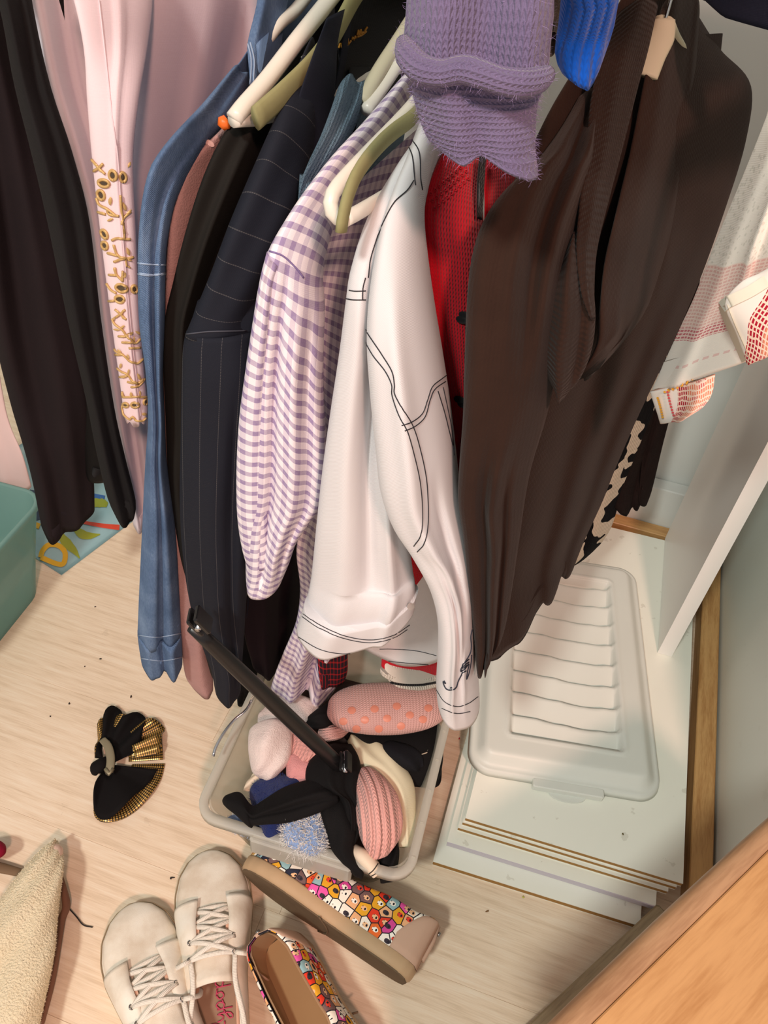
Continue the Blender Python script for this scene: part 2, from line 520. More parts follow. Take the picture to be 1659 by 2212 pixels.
# pale storage lid lying on the top board
def sd_round(x, y, hx, hy, r):
    qx, qy = abs(x) - hx + r, abs(y) - hy + r
    return math.hypot(max(qx, 0), max(qy, 0)) + min(max(qx, qy), 0) - r
def lid_geo(hx, hy):
    nx, ny = 84, 132
    V, Fc = [], []
    for j in range(ny):
        for i in range(nx):
            x = (i / (nx - 1) * 2 - 1) * hx; yy = (j / (ny - 1) * 2 - 1) * hy
            r = .035
            qx, qy = abs(x) - hx + r, abs(yy) - hy + r
            if qx > 0 and qy > 0:
                l = math.hypot(qx, qy); mx = max(qx, qy); f = mx / l if l > 0 else 1
                x = math.copysign(hx - r + qx * f, x); yy = math.copysign(hy - r + qy * f, yy)
            d = -sd_round(x, yy, hx, hy, r)
            zz = .012 * sstep(d, 0.0, .003) + .016 * sstep(d, .008, .026)
            ix, iy = hx - .056, hy - .058
            di = -sd_round(x, yy, ix, iy, .006)
            zz += .0022 * (sstep(di, -.007, -.004) - sstep(di, -.003, 0.0))
            rec = sstep(di, 0, .004)
            if rec > 0:
                ph = (yy + iy) / (2 * iy) * 8.2 + .10 * math.cos(x / ix * 1.6) + .05 * math.sin(x / ix * 3.1)
                fr = ph - math.floor(ph)
                saw = fr if fr < .86 else (1 - fr) / .14 * .86
                zz += rec * (-.020 + .0185 * saw)
            V.append((x, yy, zz))
    for j in range(ny - 1):
        for i in range(nx - 1):
            k = j * nx + i; Fc.append((k, k + 1, k + nx + 1, k + nx))
    # underside
    n0 = len(V)
    V += [(p[0] * .985, p[1] * .985, max(p[2] - .0025, 0.0) if abs(p[2]) > 1e-4 else .0) for p in V[:n0]]
    for j in range(ny - 1):
        for i in range(nx - 1):
            k = n0 + j * nx + i; Fc.append((k, k + nx, k + nx + 1, k + 1))
    ring = [i for i in range(nx)] + [j * nx + nx - 1 for j in range(1, ny)] + [(ny - 1) * nx + i for i in range(nx - 2, -1, -1)] + [j * nx for j in range(ny - 2, 0, -1)]
    for a_, b_ in zip(ring, ring[1:] + ring[:1]):
        Fc.append((b_, a_, n0 + a_, n0 + b_))
    return (V, Fc, None)
LID_M = plain('lid_plastic', (222, 224, 216), .42, .4)
lid = thing('storage_lid', 'white ribbed plastic storage box lid lying on the boards', 'lid')
ca, sa = math.cos(math.radians(10.2)), math.sin(math.radians(10.2))
LH = (.139, .223)
fl = np.array((.010, .598))
ctr = fl + np.array((ca, sa)) * LH[0] + np.array((-sa, ca)) * LH[1]
lm = frame((ctr[0], ctr[1], BZ + .0004), (ca, sa, 0), (-sa, ca, 0), (0, 0, 1))
add('lid_shell', xf(lid_geo(*LH), lm), LID_M, lid)
def latch_geo():
    a = box(-.045, .055, -LH[1] - .010, -LH[1] + .004, 0.0, .0125, .002)
    pts = [(-.045 + .018, -LH[1] - .009)] + [(.005 + .026 * math.cos(math.pi + math.pi * k / 12), -LH[1] - .009 + .011 * math.sin(math.pi + math.pi * k / 12)) for k in range(13)]
    V = [(x, y_, 0.0) for x, y_ in pts] + [(x, y_, .003) for x, y_ in pts]; n = len(pts)
    Fc = [tuple(range(n - 1, -1, -1)), tuple(range(n, 2 * n))] + [(i, (i + 1) % n, n + (i + 1) % n, n + i) for i in range(n)]
    return a, (V, Fc, None)
la, lt = latch_geo()
lo = add('latch', xf(la, lm), LID_M, lid, smooth=False)
add('latch_tab', xf(lt, lm), LID_M, lo, smooth=False)

# wooden bench in the corner of the frame
bench = thing('wooden_bench', 'orange-toned wooden bench top with rounded edge in front of the closet', 'bench')
e0, e1 = P(1185, 2222, .45, 'z'), P(1665, 1764, .45, 'z')
dx = nrm((e1 - e0)[:2]); pxv = np.array((dx[1], -dx[0]))
o2 = e0[:2] - dx * .12
LB = np.linalg.norm((e1 - e0)[:2]) + .12 + .055
bm_ = frame((o2[0], o2[1], .45), (dx[0], dx[1], 0), (pxv[0], pxv[1], 0), (0, 0, 1))
def slab(w0, w1, L, tk, r0, bow=0.0):
    """plank along x; its w0 side rounded with radius r0"""
    prof = [(w0 + r0 - r0 * math.cos(q), -r0 + r0 * math.sin(q)) for q in np.linspace(0, math.pi / 2, 7)] if r0 else [(w0, -.0012), (w0 + .0012, 0)]
    prof = [(w0 + (r0 * .5 if r0 else 0), -tk)] + ([(w0, -tk + r0 * .4)] if r0 else []) + prof + [(w1 - .0012, 0), (w1, -.0012), (w1, -tk)]
    n = len(prof); V, Fc = [], []
    xs = np.linspace(0, L, 16)
    for x in xs:
        d = bow * (1 - ((x / L) * 2 - 1) ** 2)
        V += [(x, a - (d if r0 else 0) * (1 if k < n - 3 else 0), b_) for k, (a, b_) in enumerate(prof)]
    for i in range(15):
        for k in range(n):
            Fc.append((i * n + k, i * n + (k + 1) % n, (i + 1) * n + (k + 1) % n, (i + 1) * n + k))
    Fc += [tuple(range(n)), tuple(15 * n + k for k in range(n - 1, -1, -1))]
    return (V, Fc, None)
BENCH_M = m_wood('beech', (218, 160, 98), (196, 134, 78), (1, 1, 1), .35)
def grain(name, base, dark):
    b = NB(name); p = b.pos()
    mp = b.n('ShaderNodeMapping'); b.link(p, mp.inputs[0]); mp.inputs[2].default_value = (0, 0, -math.atan2(dx[1], dx[0])); mp.vector_type = 'POINT'
    g = b.noise(8, mp.outputs[0], 5, stretch=(1.2, 10, 6)); g2 = b.noise(60, mp.outputs[0], 4, stretch=(.7, 7, 3))
    c = b.ramp(b.math('ADD', b.math('MULTIPLY', g, .65), b.math('MULTIPLY', g2, .35)), [(.34, lin(dark)), (.54, lin(base)), (.72, tuple(x * 1.08 for x in lin(base)))])
    return b.done(c, .36, .35)
B1 = grain('beech_plank', (206, 156, 104), (186, 134, 84)); B2 = grain('beech_plank_red', (198, 146, 100), (176, 122, 78)); B3 = grain('beech_edge', (184, 144, 108), (156, 116, 84))
add('edge_moulding', xf(slab(0, .016, LB, .03, .011, .004), bm_), B3, bench)
add('top_plank', xf(slab(.0164, .098, LB, .028, 0), bm_), B1, bench, smooth=False)
add('top_plank', xf(slab(.0986, .125, LB, .028, 0), bm_), B2, bench, smooth=False)
add('top_plank', xf(slab(.1256, .22, LB, .028, 0), bm_), B2, bench, smooth=False)
add('apron', xf(box(.02, LB - .02, .03, .05, -.10, -.029), bm_), B1, bench, smooth=False)
for lx in (.03, LB - .07):
    add('leg', xf(box(lx, lx + .04, .03, .07, -.449, -.10, .003), bm_), B1, bench, smooth=False)
pl_ = add('plinth', xf(box(.235, LB + .04, -.034, .02, -.4495, -.425, .003), bm_), grain('dull_plinth', (160, 142, 112), (124, 106, 82)), bench, smooth=False)

# ---------------------------------------------------------------- teal tub and printed bag at the left
def rrect(hx, hy, r, n=6):
    q = []
    for cx_, cy_, a0 in ((hx - r, hy - r, 0), (-hx + r, hy - r, 90), (-hx + r, -hy + r, 180), (hx - r, -hy + r, 270)):
        for k in range(n + 1):
            a = math.radians(a0 + 90 * k / n); q.append((cx_ + r * math.cos(a), cy_ + r * math.sin(a)))
    return q
def loft(levels):
    """levels: list of (outline, z); outline same length"""
    n = len(levels[0][0]); V, Fc = [], []
    for o_, z_ in levels: V += [(x, y_, z_) for x, y_ in o_]
    for j in range(len(levels) - 1):
        for i in range(n):
            Fc.append((j * n + i, j * n + (i + 1) % n, (j + 1) * n + (i + 1) % n, (j + 1) * n + i))
    return V, Fc, n
def tub(hx, hy, r, hgt, taper, wall, lip, lipz):
    a = rrect(hx - taper, hy - taper, r)
    def off(d, tz=0): return rrect(hx - taper * (1 - tz) + d, hy - taper * (1 - tz) + d, max(r + d, .004))
    lv = [(off(0, 0), 0), (off(0, .5), hgt * .5), (off(0, 1), hgt - lipz), (off(lip, 1), hgt - lipz), (off(lip, 1), hgt - .002), (off(lip - .002, 1), hgt),
          (off(-wall * .5, 1), hgt), (off(-wall, 1), hgt - .002), (off(-wall, .5), hgt * .5), (off(-wall, 0), wall)]
    V, Fc, n = loft(lv)
    Fc.append(tuple(range(n - 1, -1, -1)))
    Fc.append(tuple((len(lv) - 1) * n + i for i in range(n)))
    return (V, Fc, None)
def m_frost(name, rgb, clear=.5, rough=.25):
    b = NB(name); c = lin(rgb)
    tr = b.n('ShaderNodeBsdfTransparent'); tr.inputs[0].default_value = (*[min(1, .75 + .25 * x) for x in c], 1)
    tl = b.n('ShaderNodeBsdfTranslucent'); tl.inputs[0].default_value = (*c, 1)
    b.done(c, rough, .5)
    m1 = b.n('ShaderNodeMixShader'); m1.inputs[0].default_value = .45; b.link(b.b.outputs[0], m1.inputs[1]); b.link(tl.outputs[0], m1.inputs[2])
    m2 = b.n('ShaderNodeMixShader'); m2.inputs[0].default_value = clear; b.link(m1.outputs[0], m2.inputs[1]); b.link(tr.outputs[0], m2.inputs[2])
    b.link(m2.outputs[0], b.out.inputs[0])
    return b.m
teal = thing('teal_tub', 'translucent teal plastic tub on the floor under the black dresses', 'tub')
tm = frame((-.923, .565, .0005), (.999, .04, 0), (-.04, .999, 0), (0, 0, 1))
add('tub_shell', xf(tub(.19, .165, .035, .20, .03, .003, .004, .01), tm), m_frost('teal_plastic', (150, 192, 186), .18), teal)

bag = thing('printed_bag', 'pale blue printed plastic bag with yellow letters and green leaves on the floor', 'bag')
q = [P(90, 1278, 0, 'z'), P(280, 1134, 0, 'z')]
bd = nrm((q[1] - q[0])[:2]); bn = np.array((-bd[1], bd[0]))
bw = .62
def bag_pt(a, c, h): return np.array((*(q[0][:2] + bd * a + bn * c), h))
def bag_geo():
    nx, ny = 40, 26; V, Fc = [], []
    rg = np.random.RandomState(3)
    for j in range(ny):
        for i in range(nx):
            a = .045 + .475 * i / (nx - 1); c = .002 + .34 * j / (ny - 1)
            e = sstep(min(i, nx - 1 - i) / 4, 0, 1) * sstep(min(j, ny - 1 - j) / 4, 0, 1)
            hgt = .0015 + e * (.012 + .002 * math.sin(a * 40 + c * 17) + .0015 * math.sin(a * 23 - c * 50))
            V.append(bag_pt(a, c, hgt))
    n0 = len(V); V += [np.array((p[0], p[1], .0004)) for p in V]
    for j in range(ny - 1):
        for i in range(nx - 1):
            k = j * nx + i; Fc += [(k, k + 1, k + nx + 1, k + nx), (n0 + k, n0 + k + nx, n0 + k + nx + 1, n0 + k + 1)]
    ring = [i for i in range(nx)] + [j * nx + nx - 1 for j in range(1, ny)] + [(ny - 1) * nx + i for i in range(nx - 2, -1, -1)] + [j * nx for j in range(ny - 2, 0, -1)]
    Fc += [(a_, b_, n0 + b_, n0 + a_) for a_, b_ in zip(ring, ring[1:] + ring[:1])]
    return (V, Fc, None)
bg = bag_geo()
add('bag_sheet', bg, plain('bag_plastic', (158, 196, 204), .3, .5, var=.15), bag)
BT = bvh(bg)
def rib(tree, px, wd, off=.0012, close=False):
    """flat printed stroke along a photo polyline"""
    pts = np.array(px, float); n = max(8, int(np.sum(np.linalg.norm(np.diff(pts, axis=0), axis=1)) / 3))
    q = spline(pts, n, close); t = np.gradient(q, axis=0); t /= np.linalg.norm(t, axis=1)[:, None]
    nn = np.stack([-t[:, 1], t[:, 0]], 1)
    wv = np.interp(np.linspace(0, 1, n), np.linspace(0, 1, len(wd)), wd) if not np.isscalar(wd) else np.full(n, wd)
    V, Fc = [], []
    for k in range(n):
        for sg in (-1, 1):
            r = hit(tree, *(q[k] + nn[k] * wv[k] * sg / 2))
            if r is None: return (V, Fc, None) if Fc else None
            V.append(r[0] + r[1] * off)
        if k: a = 2 * k; Fc.append((a - 2, a - 1, a + 1, a))
    return (V, Fc, None)
YEL, OLV = plain('print_yellow', (226, 176, 24), .35), plain('print_leaf_green', (150, 160, 40), .35)
RED, DK = plain('print_red', (214, 72, 48), .35), plain('print_blue', (40, 100, 170), .35)
NAVYP = plain('print_dark_blue', (30, 62, 92), .4)
dl = [(88, 1205), (134, 1220), (141, 1196), (128, 1180), (106, 1178), (93, 1190), (88, 1205)]
def pa(name, geo, mat, par=bag):
    if geo is not None and len(geo[1]): return add(name, geo, mat, par, smooth=False)
pa('printed_letter', rib(BT, dl, 15, .0010), NAVYP); pa('printed_letter', rib(BT, dl, 11, .0014), YEL)
cl = [(100, 1268), (118, 1255), (126, 1238), (124, 1228)]
pa('printed_letter', rib(BT, cl, 11, .0014), YEL)
pa('printed_letter', rib(BT, [(66, 1132), (78, 1135), (86, 1138)], 12, .0014), YEL)
for lf, wd in (([(130, 1155), (145, 1175), (160, 1190), (172, 1207)], [12, 22, 14, 2]), ([(160, 1140), (178, 1155), (195, 1158), (216, 1155)], [10, 20, 14, 2]),
               ([(200, 1090), (215, 1086), (232, 1092)], [14, 24, 10]), ([(120, 1100), (140, 1110), (160, 1118)], [8, 16, 4])):
    pa('printed_leaf', rib(BT, lf, wd, .0014), OLV)
pa('printed_stripe', rib(BT, [(168, 1127), (220, 1136), (264, 1141)], [6, 9, 12], .0014), RED)
pa('printed_stripe', rib(BT, [(180, 1066), (205, 1072), (226, 1076)], 9, .0014), DK)
pa('printed_patch', rib(BT, [(75, 1060), (70, 1090), (78, 1125)], [20, 34, 18], .0011), NAVYP)
# ---------------------------------------------------------------- hangers
HG = 'hangers on the rail'
def hook(par, nx, ny, nz, mat=None, r=.0017):
    """metal hook from the hanger's neck up over the rail"""
    pts = [(nx, ny, nz - .01), (nx, ny, RZ - .03), (nx, RY + .012, RZ - .008), (nx, RY + .0145, RZ + .004), (nx, RY + .008, RZ + .013), (nx, RY - .004, RZ + .0148), (nx, RY - .0135, RZ + .006), (nx, RY - .0142, RZ - .006)]
    return add('hook', tube(spline(pts, 40), r, 8), mat or CHROME, par)
def hanger(label, arm_px, r, mat, far=True, bar=True, flat=1.0, ax=None):
    """arm_px: (u,v,y) points from the neck down the near arm; far arm mirrored about the neck"""
    t = thing('clothes_hanger', label, 'hanger', HG)
    p = np.array([P(*q) for q in arm_px])
    n0 = p[0]
    a = spline(p, 30)
    add('arm', tube(a, r, 12, flat=flat, up=(1, 0, 0)), mat, t)
    if far:
        b = a.copy(); b[:, 1] = 2 * n0[1] - a[:, 1]; b[:, 0] = 2 * n0[0] - a[:, 0]
        add('arm', tube(b, r, 12, flat=flat, up=(1, 0, 0)), mat, t)
        if bar:
            e0, e1 = a[-1], b[-1]
            add('bar', tube(spline([e0, e0 * .9 + e1 * .1 + (0, 0, -.006), e0 * .5 + e1 * .5 + (0, 0, -.008), e0 * .1 + e1 * .9 + (0, 0, -.006), e1], 30), r * .9, 12, flat=flat, up=(1, 0, 0)), mat, t)
    hook(t, n0[0], n0[1], n0[2])
    return t
HWHITE = plain('hanger_white', (226, 220, 208), .35, .5)
HOLIVE = plain('hanger_olive', (150, 146, 104), .8, .15, var=.12, scale=300)
HBEIGE = plain('hanger_beige', (202, 194, 168), .5, .35)

# ---------------------------------------------------------------- the clothes at the left
G1 = 'clothes hanging on the rail'
# pale pink skirt behind
M_PINKSK = cloth('pale_pink_cloth', (232, 202, 198), None, var=.08)
t = thing('pale_pink_skirt', 'pale pink skirt hem above the teal tub', 'skirt', G1)
add('panel', strip([(-210, 200, .80, -90, 200, .86), (-190, 500, .80, -40, 520, .84), (-170, 860, .78, 12, 880, .78), (-150, 1000, .78, 50, 985, .76), (-140, 1110, .77, 68, 1050, .76)], th=.015, folds=((-.2, -.1, .2, .012, 0, 1), (.5, .5, .15, .01, 0, 1)), seed=2), M_PINKSK, t)

loop(t, *P(-150, 200, .83))
M_BLK1 = cloth('black_plum_cloth', (34, 24, 27), (25, 18, 21), strength=.15)
M_BLK2 = cloth('black_cloth', (31, 29, 30), (22, 21, 22), strength=.15)
t = thing('black_dress', 'long black dress with a rounded hem hanging beside the pale pink skirt', 'dress', G1)
add('skirt', strip([(-150, -150, .70, 5, -150, .76), (-110, 0, .69, 15, 0, .74), (-75, 250, .68, 70, 250, .72), (-45, 470, .67, 115, 470, .70), (-20, 687, .66, 160, 687, .69), (20, 860, .66, 190, 860, .68), (52, 970, .65, 197, 970, .68), (70, 1040, .65, 203, 1040, .68), (88, 1130, .65, 204, 1095, .68)],
    th=.022, folds=((-.75, -.7, .2, .010, 0, 1.1), (-.25, -.2, .2, -.009, 0, 1.1), (.3, .35, .25, .009, 0, 1.1)), noise=.002, seed=3,
    hem=((-1, 0), (-.8, .018), (-.4, .026), (0, .018), (.5, .004), (1, 0))), M_BLK1, t)
add('waist_panel', strip([(-230, -150, .70, -120, -150, .74), (-140, 300, .69, -20, 330, .72), (-120, 480, .68, 20, 470, .70), (-110, 600, .68, 34, 592, .70)], th=.008, seed=8), cloth('sheer_grey', (58, 50, 52)), t)
loop(t, *P(-72, -150, .73))
t = thing('black_dress', 'narrower black dress with turned-up hem hanging against the lavender gown', 'dress', G1)
add('skirt', strip([(-60, -150, .64, 50, -150, .68), (-5, 0, .63, 69, 0, .66), (30, 181, .63, 108, 181, .65), (66, 325, .62, 155, 325, .65), (100, 470, .62, 192, 470, .64), (145, 687, .61, 218, 687, .63), (185, 860, .61, 247, 880, .62), (210, 985, .60, 270, 985, .62), (232, 1075, .60, 293, 1080, .61), (243, 1098, .60, 291, 1098, .61)],
    th=.02, folds=((-.5, -.45, .3, .007, 0, 1), (.3, .3, .25, -.006, 0, 1)), seed=5, hem=((-1, 0), (-.6, .011), (-.1, .014), (.5, .008), (1, 0))), M_BLK2, t)
add('lining', strip([(-20, -200, .72, 130, -200, .74), (30, 100, .71, 160, 100, .73), (110, 500, .69, 215, 500, .71), (150, 800, .68, 240, 800, .70), (180, 1000, .67, 262, 1000, .69), (190, 1030, .67, 240, 1030, .69)], th=.012, seed=6), cloth('black_lining', (10, 9, 10), rough=.6), t)

loop(t, *P(-5, -150, .66))
M_LAV = cloth('lavender_white', (222, 214, 222), (214, 204, 214), strength=.12)
t = thing('lavender_gown', 'long pale lavender gown showing between black dress and pink tunic', 'dress', G1)
add('skirt', strip([(40, -150, .70, 260, -150, .86), (62, 0, .69, 300, 0, .84), (100, 181, .68, 320, 181, .82), (148, 325, .67, 340, 325, .80), (185, 470, .67, 360, 470, .79), (210, 687, .66, 370, 687, .77), (244, 900, .655, 380, 900, .75), (272, 1050, .65, 385, 1030, .73), (288, 1137, .65, 380, 1110, .72)],
    th=.016, folds=((-.8, -.75, .1, .01, 0, 1), (-.5, -.45, .1, -.012, 0, 1), (-.2, -.2, .12, .012, 0, 1), (.3, .3, .2, .012, 0, 1)), seed=7, hem=((-1, -.004), (-.85, .002), (1, 0))), M_LAV, t)

loop(t, *P(150, -150, .78))
# pink-white tunic with gold embroidered sleeve
M_TUN = cloth('tunic_blush', (236, 214, 218), (230, 206, 212), strength=.12, wr=.6)
t = thing('embroidered_tunic', 'blush pink tunic whose sleeve ends in gold embroidery', 'tunic', G1)
body = strip([(215, -170, .66, 660, -170, .92), (235, 0, .64, 660, 0, .92), (250, 160, .63, 600, 160, .9), (262, 344, .62, 520, 344, .87), (270, 560, .61, 450, 560, .83), (280, 760, .61, 420, 760, .8), (286, 870, .61, 410, 880, .78)],
    th=.018, noise=.0035, folds=((-.1, 0, .12, .01, 0, 1), (.25, .3, .1, -.008, 0, 1), (.55, .5, .12, .009, 0, 1)), seed=9)
add('body', body, M_TUN, t)
slv = strip([(105, -170, .60, 330, -170, .70), (159, 0, .585, 330, 0, .66), (181, 108, .58, 318, 108, .635), (188, 217, .575, 300, 217, .60), (199, 344, .57, 288, 344, .585), (217, 506, .565, 294, 506, .575), (235, 651, .56, 300, 651, .57), (250, 763, .56, 308, 763, .57), (262, 850, .56, 316, 850, .57), (267, 896, .56, 320, 892, .57)],
    th=.012, folds=((.1, .15, .12, .004, 0, 1),), seed=4, hem=((-1, -.002), (-.8, .006), (-.55, .001), (-.3, .008), (0, .008), (.3, .002), (.6, .007), (.85, .004), (1, -.002)), hem_w=.06)
add('sleeve', slv, M_TUN, t)
ST = bvh(slv)
M_GOLD = plain('gold_thread', (216, 178, 116), .45, .4, .2, var=.3, scale=500)
add('sleeve_seam', seam(ST, [[(213, 0), (226, 110), (240, 230), (254, 344), (264, 506), (277, 651), (288, 763), (299, 860), (303, 900)]], .0006), M_TUN, t)
def E8(x, y): return (180 + x * .2894, 300 + y * .2894)
stems = [[(70, 155), (120, 215), (165, 262)], [(85, 240), (120, 215), (150, 185)], [(105, 440), (125, 490), (180, 520), (250, 575)], [(180, 520), (195, 560), (270, 575)], [(115, 545), (170, 560)], [(280, 640), (290, 600), (350, 540)], [(270, 420), (275, 520), (290, 600)],
         [(215, 755), (250, 740), (300, 745), (350, 745)], [(300, 745), (300, 690), (290, 620)], [(230, 790), (255, 860), (310, 890), (370, 880)], [(185, 850), (260, 870)], [(230, 915), (310, 890)], [(310, 890), (320, 950)], [(240, 960), (250, 1010), (300, 1060)], [(195, 1012), (250, 1015)], [(300, 985), (300, 1060)], [(180, 1080), (210, 1125), (250, 1150)], [(195, 1210), (235, 1205)],
         [(240, 1270), (325, 1345)], [(315, 1275), (245, 1330)], [(220, 1340), (240, 1380), (290, 1420), (330, 1470), (385, 1520), (420, 1490)], [(265, 1470), (320, 1470)], [(290, 1515), (385, 1520)], [(345, 1560), (420, 1555)],
         [(230, 1550), (250, 1585), (300, 1610), (350, 1655), (400, 1672), (440, 1640)], [(245, 1610), (300, 1605)], [(240, 1625), (255, 1700), (280, 1730), (330, 1755), (390, 1820), (440, 1800)], [(275, 1775), (330, 1765)], [(330, 1810), (400, 1825)], [(360, 1850), (410, 1840), (460, 1780)],
         [(285, 1925), (370, 1922), (470, 1925)], [(295, 1885), (305, 1925)], [(295, 2045), (330, 2080), (350, 2090), (370, 2070), (400, 2100), (440, 2100), (465, 2080)], [(300, 1990), (290, 2020), (310, 2060)]]
gs = [seam(ST, [[E8(*p) for p in s_]], .0012, .0010, 3) for s_ in stems]
leaves = [(100, 190, 22, 9, 40), (135, 235, 20, 9, 30), (335, 190, 24, 9, 110), (205, 460, 32, 15, 95), (300, 500, 36, 17, 60), (145, 550, 24, 10, 10), (205, 600, 24, 10, 155), (335, 545, 30, 9, 130), (300, 690, 28, 17, 80), (235, 810, 30, 9, 70), (205, 850, 24, 9, 10), (330, 835, 32, 14, 70), (255, 905, 28, 9, 150), (340, 900, 22, 8, 20), (238, 975, 22, 9, 75), (215, 1012, 24, 8, 10), (300, 1020, 26, 9, 100), (335, 950, 20, 8, 30),
          (262, 1288, 22, 8, 45), (300, 1330, 22, 8, 45), (290, 1300, 22, 8, 140), (235, 1340, 16, 8, 100), (295, 1400, 22, 10, 140), (255, 1420, 24, 8, 5), (290, 1470, 26, 7, 5), (350, 1450, 24, 9, 150), (405, 1445, 26, 9, 35), (320, 1512, 24, 7, 5), (375, 1490, 20, 9, 90), (375, 1560, 20, 7, 160), (275, 1580, 20, 8, 40), (265, 1608, 20, 8, 5), (340, 1620, 22, 8, 60), (285, 1690, 20, 9, 100), (340, 1735, 24, 9, 100), (300, 1775, 22, 7, 5), (410, 1770, 30, 12, 60), (355, 1812, 24, 7, 5), (430, 1800, 22, 8, 130), (385, 1848, 22, 7, 5), (360, 1905, 22, 11, 80), (420, 1895, 22, 9, 90), (300, 1905, 22, 8, 70), (450, 2050, 18, 12, 10)]
for x, y_, a_, b_, an in leaves:
    c_ = E8(x, y_); gs.append(patch(ST, oval(c_[0], c_[1], a_ * .2894, b_ * .2894, an, 10, .3), .0014, .0016))
add('gold_embroidery', join([g for g in gs if g]), M_GOLD, t, kind='stuff')
M_BEAD = plain('smoky_bead', (74, 60, 44), .15, .6)
for x, y_, a_, b_, an in ((155, 330, 50, 32, 15), (222, 272, 46, 34, 70), (293, 285, 44, 30, 80), (135, 418, 46, 30, 70), (160, 710, 44, 24, 60), (163, 795, 36, 26, 70), (285, 1112, 52, 34, 20), (275, 1195, 44, 32, 10), (378, 1120, 34, 24, 80), (385, 1985, 34, 22, 10), (318, 1985, 26, 18, 10), (462, 1960, 26, 18, 100)):
    c_ = E8(x, y_); k = .2894
    g = seam(ST, [oval(c_[0], c_[1], a_ * k * .8, b_ * k * .8, an, 12) + [oval(c_[0], c_[1], a_ * k * .8, b_ * k * .8, an, 12)[0]]], .0014, .0006, 2.5)
    bo = patch(ST, oval(c_[0], c_[1], a_ * k * .6, b_ * k * .6, an, 12), .0006, .0016)
    if bo is None: continue
    o_ = add('bead', bo, M_BEAD, t)
    if g: add('bead_rim', g, M_GOLD, o_)

loop(t, *P(437, -170, .79))
# denim jacket
def m_denim():
    b = NB('denim'); uv, u, v = b.uv()
    n1 = b.noise(16, None, 5); n2 = b.noise(700, None, 2, stretch=(1, 1, .3))
    c = b.ramp(b.math('ADD', b.math('MULTIPLY', n1, .7), b.math('MULTIPLY', n2, .3)), [(.3, lin((66, 88, 120))), (.5, lin((88, 112, 146))), (.7, lin((118, 142, 174)))])
    tw = b.sin(b.math('ADD', u, v), .0016)
    b.bump(tw, .0006, .4)
    return b.done(c, .88, .2)
M_DEN = m_denim()
t = thing('denim_jacket', 'mid blue denim jacket hanging next to the blush tunic', 'jacket', G1)
dbody = strip([(560, -160, .72, 700, -160, .93), (575, -20, .70, 700, -40, .93), (540, 100, .66, 700, 60, .93), (436, 226, .585, 640, 300, .93), (362, 318, .53, 610, 480, .93), (335, 430, .53, 600, 620, .91), (335, 800, .54, 540, 900, .88), (345, 1180, .55, 480, 1250, .82)], th=.02, noise=.003, seed=11)
add('body', dbody, M_DEN, t)
dsl = strip([(500, 150, .625, 540, 180, .655, .006), (440, 222, .58, 500, 262, .615, .012), (385, 280, .54, 450, 325, .585, .018), (345, 328, .513, 420, 365, .56), (322, 368, .505, 400, 395, .545), (307, 434, .5, 378, 440, .53), (299, 520, .5, 362, 520, .52), (298, 580, .5, 358, 580, .515), (300, 690, .5, 356, 690, .515), (314, 800, .5, 352, 800, .515), (320, 900, .5, 356, 900, .515), (314, 1000, .5, 361, 1000, .515), (307, 1140, .5, 379, 1140, .515), (300, 1290, .5, 388, 1290, .515), (297, 1370, .5, 391, 1365, .515)],
    th=.024, n=70, folds=((.05, .1, .16, -.012, .42, 1.1), (-.55, -.5, .2, .005, .5, 1.1), (.6, .55, .2, .005, .5, 1.1), (.1, .3, .25, -.008, .2, .42)), noise=.0016, seed=12)
so = add('sleeve', dsl, M_DEN, t)
dcf = strip([(297, 1366, .498, 391, 1362, .517), (299, 1390, .498, 393, 1388, .517), (305, 1428, .498, 394, 1426, .517)], th=.026, n=14, folds=((.05, .1, .16, -.011, 0, 1.2), (-.6, -.6, .2, .006, 0, 1.2), (.5, .5, .2, .008, 0, 1.2)), seed=12, hem=((-1, 0), (-.5, .003), (.0, 0), (.5, .004), (1, 0)))
cf = add('cuff', dcf, M_DEN, so)
dcol = strip([(575, -150, .665, 660, -150, .73), (556, 0, .66, 628, -30, .71), (535, 92, .64, 613, 60, .69), (536, 130, .635, 606, 110, .685), (541, 190, .63, 592, 140, .68)], th=.006, n=24, folds=((-.5, -.5, .3, .006, 0, 1),), seed=13)
add('collar', dcol, M_DEN, t)
M_DST = plain('denim_stitch', (150, 170, 196), .8)
DT = bvh(dbody, dsl, dcf, dcol)
add('stitching', seam(DT, [[(299, 568), (325, 571), (357, 572)], [(299, 592), (325, 595), (357, 592)], [(302, 590), (330, 593), (356, 590)], [(536, 95), (543, 130), (540, 190)], [(541, 92), (549, 130), (547, 185)], [(300, 1372), (340, 1376), (390, 1368)], [(305, 1422), (350, 1427), (392, 1420)]], .0007, .0003), M_DST, t, kind='stuff')

loop(t, *P(630, -160, .82))
